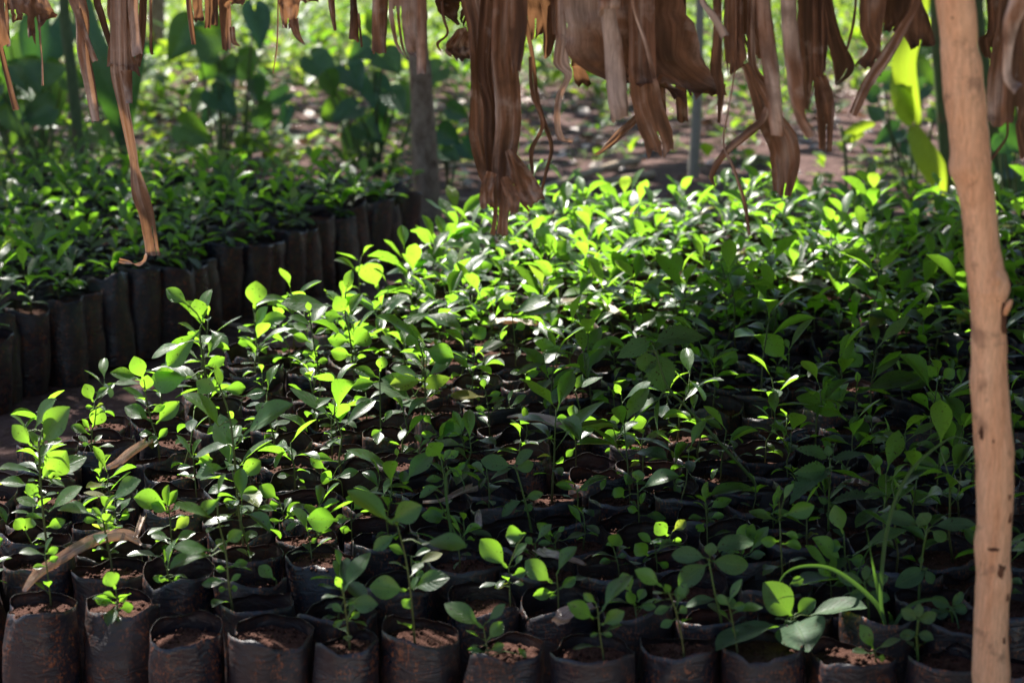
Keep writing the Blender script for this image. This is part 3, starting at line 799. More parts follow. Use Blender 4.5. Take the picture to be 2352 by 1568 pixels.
def hero_mesh(h, k):
    """Stem and foliage traced for one plant, rooted at the origin, and the root's place."""
    r = random.Random(9000 + k)
    root = at_z(*h['stem'][0], BAGH - 0.010)
    y0 = root.y
    st, fo = MB(), MB()
    n = len(h['stem'])
    ht = (h['stem'][0][1] - h['stem'][-1][1]) * y0 / FPX
    pts = [at_y(u, v, y0 + r.uniform(-0.006, 0.006) * (i > 0)) - root for i, (u, v) in enumerate(h['stem'])]
    pts.insert(0, pts[0] + Vector((0.001, 0.002, -0.05)))
    sp = [Vector(p) for p in spline([tuple(p) for p in pts], 4)]
    rad = (0.0011 + 0.0045 * max(ht, 0.03)) * (1.35 if h['weed'] else 1.0)
    tube(st, sp, [rad * (1.1 - 0.55 * i / len(sp)) for i in range(len(sp))], 6, 0, (0.1, 1.0) if not h['weed'] else (0.75, 1.0))
    if h['weed'] and h['ser'] != 0.04:
        for _ in range(90):
            t = r.random() * (len(sp) - 1.001)
            q = sp[int(t)].lerp(sp[int(t) + 1], t % 1)
            a = r.uniform(0, 6.28)
            tip = q + Vector((cos(a), sin(a), 0.3)) * (rad + r.uniform(0.001, 0.0025))
            tube(st, [q, tip], [0.00018, 0.00005], 3, 0, (1, 1), False)
    for j, (bu, bv, tu, tv, w) in enumerate(h['leaves']):
        Lp = math.hypot(tu - bu, tv - bv)
        dep = r.uniform(-0.45, 0.45) * Lp / FPX * y0
        b = at_y(bu, bv, y0 + r.uniform(-0.2, 0.2) * Lp / FPX * y0) - root
        t = at_y(tu, tv, y0 + dep) - root
        if tv > h['stem'][0][1] - 14 and Lp > 50:
            b = at_y(bu, bv, y0 - 0.035) - root
            t = at_y(tu, tv, y0 - 0.10) - root
        near = min(sp, key=lambda q: (q - b).length)
        if (near - b).length > 0.0015:
            mid = near.lerp(b, 0.5) + Vector((0, 0, 0.15 * (near - b).length))
            tube(st, [near, mid, b], [rad * 0.6, rad * 0.5, rad * 0.45], 5, 0, (0.9, 1.0), False)
        d = t - b
        L = d.length
        d.normalize()
        tc = (CAM - (root + b)).normalized()
        n0 = (tc - d * tc.dot(d)).normalized()
        sd = d.cross(n0)
        kw = 0.47
        Wt = max(w / Lp, min(kw, w / Lp * 2.6))
        ct = max(0.16, min(1.0, (w / Lp) / Wt))
        sgn = 1 if sd.z > 0 else -1
        nrm = n0 * ct + sd * sgn * sqrt(1 - ct * ct)
        if nrm.z < -0.3 and r.random() < 0.5: nrm = -nrm
        bend = r.uniform(0.15, 0.85)
        d2 = (d * cos(bend * 0.42) + nrm * sin(bend * 0.42)).normalized()
        upright = -(tv - bv) / max(Lp, 1)
        tone = min(1, max(0, 0.18 + 0.42 * max(0, upright) + r.uniform(-0.15, 0.3)))
        if r.random() < 0.03: tone = r.uniform(1.2, 1.7)
        if h['weed']: tone *= 0.6
        shape = ('ovate' if h['ser'] else 'ellip') if h['weed'] else ('obov' if w / Lp > 0.3 or r.random() < 0.7 else 'ellip')
        leaf(fo, b, d2, nrm, L * (1 + bend * bend * 0.04), Wt * L * 1.04, bend, r.uniform(0.08, 0.4), tone, shape, 0, 20 if h['ser'] > 0.05 else 11, 3, r.uniform(0.0, 0.14), h['ser'], r.uniform(-0.3, 0.3), r)
    if len(h['leaves']) > 2:
        for _ in range(r.randrange(2, 6)):
            t = r.uniform(0.22, 0.8) * (len(sp) - 1)
            b = sp[int(t)].copy()
            if b.z < 0.004: continue
            a, pt = r.uniform(0, 6.28), r.uniform(-0.2, 0.8)
            d = Vector((cos(a) * cos(pt), sin(a) * cos(pt), sin(pt)))
            L = r.uniform(0.014, 0.036)
            tube(st, [b, b + d * 0.006], [rad * 0.5, rad * 0.4], 4, 0, (0.9, 1), False)
            leaf(fo, b + d * 0.006, d, Vector((-d.x * sin(pt), -d.y * sin(pt), cos(pt) + 0.3)), L, L * 0.52, r.uniform(0.1, 0.9), r.uniform(0.1, 0.4), r.uniform(0.05, 0.6), 'obov', 0, 7, 2, 0.1, 0, 0, r)
    return root, st, fo

# ------------------------------------------------------------------ bag layout
# the front row, traced: rim left, rim right, rim front edge (view pixels)
FRONT = [(-22,165,1412),(166,361,1408),(325,505,1471),(495,707,1476),(703,867,1487),(861,1057,1476),(1050,1254,1508),(1258,1470,1520),(1464,1670,1500),(1662,1870,1510),(1866,2090,1524),(2092,2290,1536),(2290,2480,1545)]
spots = []           # dicts: x, y, s (radius scale), hz (height scale), bed, row, col
for k, (l, rr, v) in enumerate(FRONT):
    p = at_z((l + rr) / 2, v, BAGH)
    wid = (rr - l) / FPX * p.y * 1.01
    s = wid / (2 * BAGR)
    spots.append(dict(x=p.x, y=p.y + wid * 0.5, s=s, bed=0, row=0, col=k))
E0 = Vector((-0.80, 3.37))
TH = radians(20)
def edge_dist(x, y):
    return (x - E0.x) * cos(TH) - (y - E0.y) * sin(TH)
bx = Vector((cos(radians(11.5)), -sin(radians(11.5))))
ax = Vector((sin(radians(19)), cos(radians(19))))
o0 = Vector((spots[3]['x'], spots[3]['y']))
PIT = 0.0985
for row in range(1, 46):
    base = o0 + ax * (PIT * 0.93 * row) + bx * (0.5 * PIT * (row % 2))
    for c in range(-60, 60):
        p = base + bx * (PIT * c) + Vector((U(-1, 1), U(-1, 1))) * 0.007
        if edge_dist(p.x, p.y) < 0.04 + U(0, 0.05): continue
        if p.y > 5.62 + 0.05 * p.x: continue
        if abs(p.x) > 0.245 * p.y + 0.12: continue
        if p.x > 0.35 + (p.y - 2.2) * 10: continue
        s = U(0.97, 1.06)
        if any((p.x - q['x']) ** 2 + (p.y - q['y']) ** 2 < (BAGR * 1.84) ** 2 for q in spots[-150:] + spots[:13]): continue
        spots.append(dict(x=p.x, y=p.y, s=s, bed=0, row=row, col=c))
# the bed at the back
B0 = at_z(-60, 772, BAGH)
B1 = at_z(982, 452, BAGH)
eb = Vector((B1.x - B0.x, B1.y - B0.y)); lenb = eb.length; eb.normalize()
nb = Vector((-eb.y, eb.x))
for row in range(0, 15):
    for c in range(-3, int(lenb / PIT) + 3):
        p = Vector((B0.x, B0.y)) + eb * (c * PIT + 0.5 * PIT * (row % 2)) + nb * (0.15 + row * PIT * 0.9) + Vector((U(-1, 1), U(-1, 1))) * (0.016 if row == 0 else 0.010)
        if abs(p.x) > 0.245 * p.y + 0.1 or p.y > 7.0: continue
        if p.x > -0.22 and row > 0: continue
        spots.append(dict(x=p.x, y=p.y, s=U(1.0, 1.2), bed=1, row=row, col=c))

# heroes choose their bags
free = {i for i, q in enumerate(spots) if q['bed'] == 0}
for k, h in enumerate(heroes):
    root, st, fo = hero_mesh(h, k)
    best = min(free, key=lambda i: (spots[i]['x'] - root.x) ** 2 + (spots[i]['y'] - root.y) ** 2)
    q = spots[best]
    dx, dy = root.x - q['x'], root.y - q['y']
    dd = math.hypot(dx, dy)
    lim = 0.033
    if dd > lim: dx, dy = dx * lim / dd, dy * lim / dd
    free.discard(best)
    q['hero'] = (h, st, fo, dx, dy)

for q in spots:
    e = edge_dist(q['x'], q['y'])
    rnd = rng.random()
    q['var'] = rng.randrange(NBAG)
    q['rz'] = U(0, 6.28)
    q['hz'] = U(0.96, 1.06)
    if q['bed'] == 1:
        q['hz'] = U(0.80, 1.02)
        q['plant'] = None if rnd < 0.06 else ('f' if rnd < 0.85 else 'm')
        q['ps'] = U(0.6, 0.92)
    elif q['row'] == 0:
        q['hz'] = 1.0
        q['var'] = 4 * rng.randrange(NBAG // 4)
        q['plant'] = None
    elif e < 0.5 and q['y'] < 3.7:
        q['plant'] = None if rnd < 0.25 else ('s' if rnd < 0.55 else 'm')
    elif q['y'] < 3.1:
        q['plant'] = None if rnd < 0.14 else ('s' if rnd < 0.42 else 'm' if rnd < 0.88 else 't')
    elif q['y'] < 4.1:
        q['plant'] = None if rnd < 0.10 else ('s' if rnd < 0.32 else 'm' if rnd < 0.78 else 't')
    else:
        q['plant'] = None if rnd < 0.04 else ('m' if rnd < 0.28 else 't' if rnd < 0.5 else 'f')
    if q['bed'] == 0 and q['y'] > 4.1: q['ps'] = U(0.8, 1.12)
    q.setdefault('ps', U(0.8, 1.12))
    q['pv'] = rng.randrange(len(VAR[q['plant']])) if q['plant'] else 0
    q['prz'] = U(0, 6.28)
    q['pdx'], q['pdy'] = U(-0.015, 0.015), U(-0.015, 0.015)
    q['uvw'] = project((q['x'], q['y'], BAGH))

def shows(q):
    if 'hero' in q: return 9
    u, v, w = q['uvw']
    if not (-60 < u < 2412 and v < 1720): return -1
    s = 1 / w
    if q['bed'] == 1: s *= 1.55 if q['row'] == 0 else 0.8
    return s
order = sorted((q for q in spots if shows(q) > 0), key=lambda q: -shows(q))
single, rest = order[:298], order[298:]

ORD = ['zeroth', 'first', 'second', 'third', 'fourth', 'fifth', 'sixth', 'seventh', 'eighth', 'ninth', 'tenth', 'eleventh', 'twelfth', 'thirteenth', 'fourteenth', 'fifteenth', 'sixteenth', 'seventeenth', 'eighteenth', 'nineteenth', 'twentieth']
ORD += ['twenty-' + o for o in ORD[1:10]] + ['thirtieth'] + ['thirty-' + o for o in ORD[1:10]] + ['fortieth'] + ['forty-' + o for o in ORD[1:10]]

rows = {}
for q in single:
    rows.setdefault((q['bed'], q['row']), []).append(q)
for (bed, row), qs in rows.items():
    qs.sort(key=lambda q: q['uvw'][0])
    for i, q in enumerate(qs):
        q['place'] = '%s from the left in the %s row from the %s' % (ORD[i + 1], ORD[row + 1], 'front' if bed == 0 else 'path')

def look(q):
    if 'hero' in q:
        h = q['hero'][0]
        if h['weed']: return 'weed-filled'
        n = len(h['leaves'])
        ht = (h['stem'][0][1] - h['stem'][-1][1])
        return ('one-leaf' if n == 1 else 'tall' if ht > 150 else 'low' if ht < 50 else 'leafy' if n >= 7 else 'sparse')
    return {'s': 'tiny', 'm': 'mid-sized', 't': 'tall', 'f': 'bushy', None: 'empty'}[q['plant']]

for q in single:
    b = BAGS[q['var']]
    lk = look(q)
    if lk == 'empty':
        label = 'bare black soil bag, ' + q['place']
    elif lk == 'weed-filled':
        label = 'black bag holding a weed, ' + q['place']
    else:
        label = lk + ' seedling in black bag, ' + q['place']
    t = empty('potted_seedling', (q['x'], q['y'], 0.0), label, 'seedling bag', 'bagged citrus seedlings in the near bed' if q['bed'] == 0 else 'bagged citrus seedlings in the bed beyond the path')
    if q['bed'] == 1: t['category'] = 'seedling bag'
    t.rotation_euler = (U(-0.10, 0.10), U(-0.10, 0.10), 0) if q['bed'] == 1 else ((U(-0.03, 0.03), U(-0.03, 0.03), 0) if 'hero' not in q else (0, 0, 0))
    s = q['s']
    o = link('grow_bag', b['o'], t, (0, 0, 0), q['rz']); o.scale = (s, s, q['hz'])
    o = link('soil', b['s'], t, (0, 0, 0), q['rz']); o.scale = (s, s, q['hz'])
    sz = b['sz'] * q['hz']
    if 'hero' in q:
        h, st, fo, dx, dy = q['hero']
        if h['weed']:
            w = empty('weed_plant', (q['x'] + dx, q['y'] + dy, BAGH - 0.010), h['label'], 'weed', 'weeds among the seedlings')
            st.build('stem', M['stem'], w)
            fo.build('foliage', M['weed'], w)
        else:
            st.build('stem', M['stem'], t, (dx, dy, BAGH - 0.010))
            fo.build('foliage', M['leaf'], t, (dx, dy, BAGH - 0.010))
    elif q['plant']:
        sm, fm = VM[q['plant']][q['pv']]
        for nm, me in (('stem', sm), ('foliage', fm)):
            link(nm, me, t, (q['pdx'], q['pdy'], sz), q['prz'], q['ps'])

mass = MB()
for q in rest:
    b = BAGS[q['var']]
    T = Matrix.Translation((q['x'], q['y'], 0))
    mt = T @ Matrix.Rotation(q['rz'], 4, 'Z') @ Matrix.Diagonal((q['s'], q['s'], q['hz'], 1))
    for src in (b['omb'],):
        n0 = len(mass.m)
        mass.merge(src, mt)
    mass.merge(b['smb'], mt, 2)
    if q['plant']:
        st, fo = VAR[q['plant']][q['pv']]
        mp = T @ Matrix.Translation((q['pdx'], q['pdy'], b['sz'] * q['hz'])) @ Matrix.Rotation(q['prz'], 4, 'Z') @ Matrix.Scale(q['ps'], 4)
        mass.merge(st, mp, 3)
        mass.merge(fo, mp, 4)
o = mass.build('distant_seedling_bags', [M['bag'], M['bag_in'], M['soil'], M['stem'], M['leaf']])
tag(o, 'dense mass of bagged seedlings filling the far part of both beds', 'seedlings', None, 'stuff')
print('spots', len(spots), 'in view', len(order))

# ------------------------------------------------------------------ grass clump growing from a front bag
def blade(mb, pts, y, w0, m=0, tone=0.08):
    sp = spline([(*px(*p), ) for p in pts], 6)
    n = len(sp)
    prev = None
    for i, (u, v) in enumerate(sp):
        t = i / (n - 1)
        p = at_y(u, v, y + 0.03 * sin(3 * t))
        a = Vector(sp[min(i + 1, n - 1)]) - Vector(sp[max(i - 1, 0)])
        nrm = Vector((-a.y, a.x)).normalized()
        w = w0 * SCALE / FPX * y * 0.5 * (min(1, 0.45 + t * 3) * (1 - t ** 2.4) + 0.02)
        dirv = (RGT * nrm.x - UPV * nrm.y)
        row = [mb.add(p + dirv * (s * w) + FWD * (abs(s) * w * -0.5), tone, (s, t)) for s in (-1, 0, 1)]
        if prev:
            for k in range(2): mb.face((prev[k], prev[k + 1], row[k + 1], row[k]), m)
        prev = row
mb = MB()
blade(mb, [('c9',1180,1010),('c9',1230,820),('c9',1330,640),('c9',1500,600)], 2.62, 14)
blade(mb, [('c9',1190,1010),('c9',1120,850),('c9',1010,760),('c9',900,800)], 2.62, 16)
blade(mb, [('c9',1185,1010),('c9',1190,880),('c9',1150,700)], 2.62, 12)
o = mb.build('grass_clump', M['grass'])
tag(o, 'fine thin grass blades behind the arching clump', 'grass')
g0 = at_z(*px('c9', 1430, 1255), SOILZ)
mb = MB()
blade(mb, [('c9',1430,1265),('c9',1378,980),('c9',1430,500),('c9',1560,180),('c9',1740,0),('c9',1880,-75),('c9',2010,-20)], g0.y, 30)
blade(mb, [('c9',1425,1240),('c9',1350,1040),('c9',1100,830),('c9',900,785),('c9',740,840),('c9',655,1010)], g0.y, 34)
blade(mb, [('c9',1430,1250),('c9',1560,1060),('c9',1750,1010),('c9',1870,1100),('c9',1908,1255)], g0.y, 28)
blade(mb, [('c9',1420,1240),('c9',1370,1000),('c9',1330,800),('c9',1282,520)], g0.y, 26)
blade(mb, [('c9',1435,1250),('c9',1450,1150),('c9',1430,1090)], g0.y, 40)
o = mb.build('grass_clump', M['grass'])
tag(o, 'clump of long arching grass blades growing left of the post', 'grass')

mb = MB()
blade(mb, [('c8',835,1000),('c8',800,620),('c8',720,440),('c8',650,300)], 2.75, 16)
blade(mb, [('c8',835,1000),('c8',800,800),('c8',640,600),('c8',460,565)], 2.75, 20)
blade(mb, [('c8',835,1000),('c8',770,640),('c8',720,240),('c8',770,140),('c8',840,230),('c8',840,300)], 2.75, 20)
o = mb.build('grass_clump', M['grass'])
tag(o, 'slender drooping grass blades rising among mid-bed seedlings', 'grass')

# ------------------------------------------------------------------ the wooden post
POST = [(0,2150,2236),(125,2160,2250),(250,2171,2264),(390,2192,2278),(500,2207,2290),(640,2224,2306),(720,2228,2310),(900,2233,2318),(1100,2243,2330),(1300,2240,2322),(1450,2235,2318),(1568,2232,2320)]
YP = 2.22
t = empty('wooden_post', (at_y(2276, 1568, YP).x, YP, 0), 'pale peeled wooden post holding up the thatch at the bed corner', 'post')
base = Vector(t.location)
mb = MB()
rows_ = [(v, (l + r) / 2, (r - l) / 2) for v, l, r in POST]
rows_ = [(-620, 2098, 41)] + rows_ + [(1950, 2278, 47)]
sp = spline(rows_, 10)
pts, rad = [], []
for i, (v, u, hw) in enumerate(sp):
    p = at_y(u, v, YP)
    pts.append(p - base); rad.append(hw / FPX * YP * (1 + 0.045 * noise.noise(Vector((0, 0, i * 0.45)))))
for v_k, side_k, amp in ((385, -1, 0.10), (660, 1, 0.13), (1040, 1, 0.07), (1250, -1, 0.06), (1330, 1, 0.08), (870, -1, 0.05), (150, 1, 0.06)):
    for i, (v, u, hw) in enumerate(sp):
        g = exp(-((v - v_k) / 26.0) ** 2) * amp
        rad[i] *= 1 + g
        pts[i] = pts[i] + Vector((side_k * g * hw / FPX * YP, 0, 0))
tube(mb, pts, rad, 32, 0, (0.5, 0.5), True, 0.13)
mb.build('pole', M['post'], t)
def scar(c, x, y, w, h, name, mat=None, seed=0):
    """A shallow lens of dark bark lying proud of the pole."""
    u, v = px(c, x, y)
    mb = MB()
    r_ = random.Random(seed)
    k = min(range(len(sp)), key=lambda i: abs(sp[i][0] - v))
    cx, hw = sp[k][1], sp[k][2]
    nr, na = 5, 18
    rows = []
    for i in range(nr + 1):
        q = i / nr
        row = []
        for j in range(na if i else 1):
            a = 2 * pi * j / na
            jit = 1 + 0.7 * noise.noise(Vector((cos(a) * 1.2, sin(a) * 1.2, seed * 2.7 + 0.4))) + 0.35 * noise.noise(Vector((cos(a) * 4, sin(a) * 4, seed * 1.7 + 0.4)))
            uu = u + q * w * SCALE * 0.5 * cos(a) * jit
            vv = v + q * h * SCALE * 0.5 * sin(a) * jit
            k2 = min(range(len(sp)), key=lambda i: abs(sp[i][0] - vv))
            s = max(-0.985, min(0.985, (uu - sp[k2][1]) / sp[k2][2]))
            R = sp[k2][2] / FPX * YP * 1.045
            p = at_y(sp[k2][1] + s * sp[k2][2] * 1.03, vv, YP)
            p = p + Vector((0, -R * sqrt(1 - s * s) - 0.0012 * (1 - q * q) + 0.0016 * q ** 3, 0))
            row.append(mb.add(p - base, 0.5, (s, q)))
        rows.append(row)
    for j in range(na):
        mb.face((rows[0][0], rows[1][(j + 1) % na], rows[1][j]))
    for A, B in zip(rows[1:], rows[2:]):
        for j in range(na):
            mb.face((A[j], A[(j + 1) % na], B[(j + 1) % na], B[j]))
    return mb.build(name, mat or M['scar'], t)
for i, (c, x, y, w, h) in enumerate([('c6',2190,560,60,240),('c6',2130,470,70,80),('c9',2160,790,66,110),('c9',2215,300,24,36),('c9',2222,450,26,70),('c9',2100,640,120,44),('c9',2205,960,40,90),('c6',2035,1370,40,160),('c6',2105,1410,26,36),('c3',1920,1130,40,40),('c3',1835,112,20,20),('c9',2180,1250,20,50)]):
    scar(c, x, y, w, h, 'bark_scar', None, i)
mb = MB()
p0 = at_y(*px('c6', 2205, 590), YP - 0.012)
p1 = at_y(*px('c6', 2250, 500), YP - 0.02)
tube(mb, [p0 - base, p0.lerp(p1, 0.6) - base, p1 - base], [0.0035, 0.003, 0.002], 8)
p0 = at_y(*px('c6', 2170, 400), YP - 0.026)
p1 = at_y(*px('c6', 2160, 310), YP - 0.025)
tube(mb, [p0 - base, p1 - base], [0.002, 0.0012], 6)
mb.build('twig_stub', M['post'], t)

# ------------------------------------------------------------------ hanging dead banana leaves
ROOFZ = 1.24
def hang_y(u):
    return 3.05 - 0.60 * (u / 2352)

def sheet(mb, rows, y, tone, depth=0.25, roll=False, seed=0, ragged=True, top=True):
    """rows: (left x, left y, right x, right y) in view pixels from top to bottom; becomes a pleated or rolled leaf of real depth."""
    r = random.Random(seed)
    rows = list(rows)
    if top:
        a = rows[0]
        um, vm = (a[0] + a[2]) / 2, (a[1] + a[3]) / 2
        dv = (ROOFZ - at_y(um, vm, y).z) / y * FPX
        rows = [(um + (a[0] - um) * 0.8 + r.uniform(-20, 20), a[1] - dv, um + (a[2] - um) * 0.8 + r.uniform(-20, 20), a[3] - dv), (a[0], a[1] - dv * 0.3, a[2], a[3] - dv * 0.3)] + rows
    sp = spline(rows, 7)
    n = len(sp)
    wmean = sum(math.hypot(q[2] - q[0], q[3] - q[1]) for q in sp) / n
    nc = 10 if wmean < 30 else 14 if wmean < 70 else 26
    ph = [r.uniform(0, 6.28) for _ in range(8)]
    slits = {}
    if ragged and not roll and nc > 10:
        for _ in range(1 if nc < 20 else 5):
            slits[r.randrange(2, nc - 2)] = (r.uniform(0.84, 0.95) if wmean > 150 else r.uniform(0.45, 0.93)) if nc > 20 else r.uniform(0.8, 0.95)
    cuts = sorted(slits)
    dmul = 0.2 if wmean > 150 else 1.0
    drop = [dmul * r.uniform(-0.30, 0.16) for _ in range(len(cuts) + 1)]
    kick = [dmul * r.uniform(-0.12, 0.12) for _ in range(len(cuts) + 1)]
    npl = 1.0 if wmean < 40 else (1.8 if wmean < 80 else 3.2)
    prev = None
    L = 0
    for i, q in enumerate(sp):
        t = i / (n - 1)
        if i: L += abs(q[1] - sp[i - 1][1])
        wpx = math.hypot(q[2] - q[0], q[3] - q[1])
        row = []
        for k in range(nc + 1):
            s = k / nc
            if roll:
                a = (s - 0.5) * 2 * radians(150)
                sx = 0.5 + 0.5 * sin(a * 0.6) / sin(radians(90))
                z = -cos(a) * 0.38 * wpx + 0.12 * wpx * sin(3 * s * pi + ph[0] + 3 * t)
                xx = 0.5 + 0.5 * sin(a) * (1 if abs(a) < pi / 2 else 1)
            else:
                xx = s
                z = depth * wpx * (0.45 * sin(pi * s) + 1.5 * abs(noise.noise(Vector((s * npl * 1.9 + ph[1], t * 2.0, seed * 1.7)))) + 0.9 * noise.noise(Vector((s * npl * 3.5, t * 6, seed * 2.3)))) + wpx * 0.05 * noise.noise(Vector((s * 9, t * 16, seed * 1.1)))
            wob = 0.0
            jx = wpx * (0.05 * noise.noise(Vector((t * 6, seed * 1.3, s * 2))) + 0.025 * noise.noise(Vector((t * 22, seed * 1.9, s * 2))))
            u = q[0] + (q[2] - q[0]) * xx + jx
            v = q[1] + (q[3] - q[1]) * xx
            if ragged and i >= n - 3:
                v += (0.15, 0.5, 1.0)[i - n + 3] * (wpx * 0.30 * noise.noise(Vector((s * 4, seed * 1.37, 5.5))) + wpx * 0.12 * noise.noise(Vector((s * 14, seed * 1.37, 9.5))))
            if i > n - 4:
                z -= wpx * 0.10 * (i - n + 4) * (0.6 + sin(ph[3]))
            z += 12 * noise.noise(Vector((t * 3, seed * 2.2, 7)))
            if cuts:
                sub = sum(1 for c_ in cuts if k > c_)
                tm = max(0.0, (t - 0.6) / 0.4) * (1 if nc > 20 else 0.6)
                v += wpx * drop[sub] * tm * tm * tm
                z += wpx * kick[sub] * 2 * tm * tm
                u += wpx * kick[sub] * 0.5 * tm * tm
            p = at_y(u, v, y + z / FPX * y)
            row.append(mb.add(p, min(1, max(0, tone + 0.55 * noise.noise(Vector((s * 3.5, t * 3, seed * 1.31))) + 0.25 * noise.noise(Vector((s * 9, t * 8, seed * 1.31))))), (s * wpx / 90 + seed * 0.37, L / 300)))
        if prev:
            for k in range(nc):
                if k in slits and t > slits[k]: continue
                mb.face((prev[k], prev[k + 1], row[k + 1], row[k]))
        prev = row

def P(c, *pts):
    """A path with widths -> rows."""
    q = [(*px(c, x, y), w * SCALE) for x, y, w in pts]
    out = []
    for i, (u, v, w) in enumerate(q):
        a, b = q[max(0, i - 1)], q[min(len(q) - 1, i + 1)]
        d = Vector((b[0] - a[0], b[1] - a[1])).normalized()
        nx_, ny_ = d.y, -d.x
        if nx_ < 0 and d.y < 0: nx_, ny_ = -nx_, -ny_
        out.append((u - nx_ * w / 2, v - ny_ * w / 2, u + nx_ * w / 2, v + ny_ * w / 2))
    return out

def R(c, *rows):
    return [(*px(c, a, b), *px(c, d, e)) for a, b, d, e in rows]

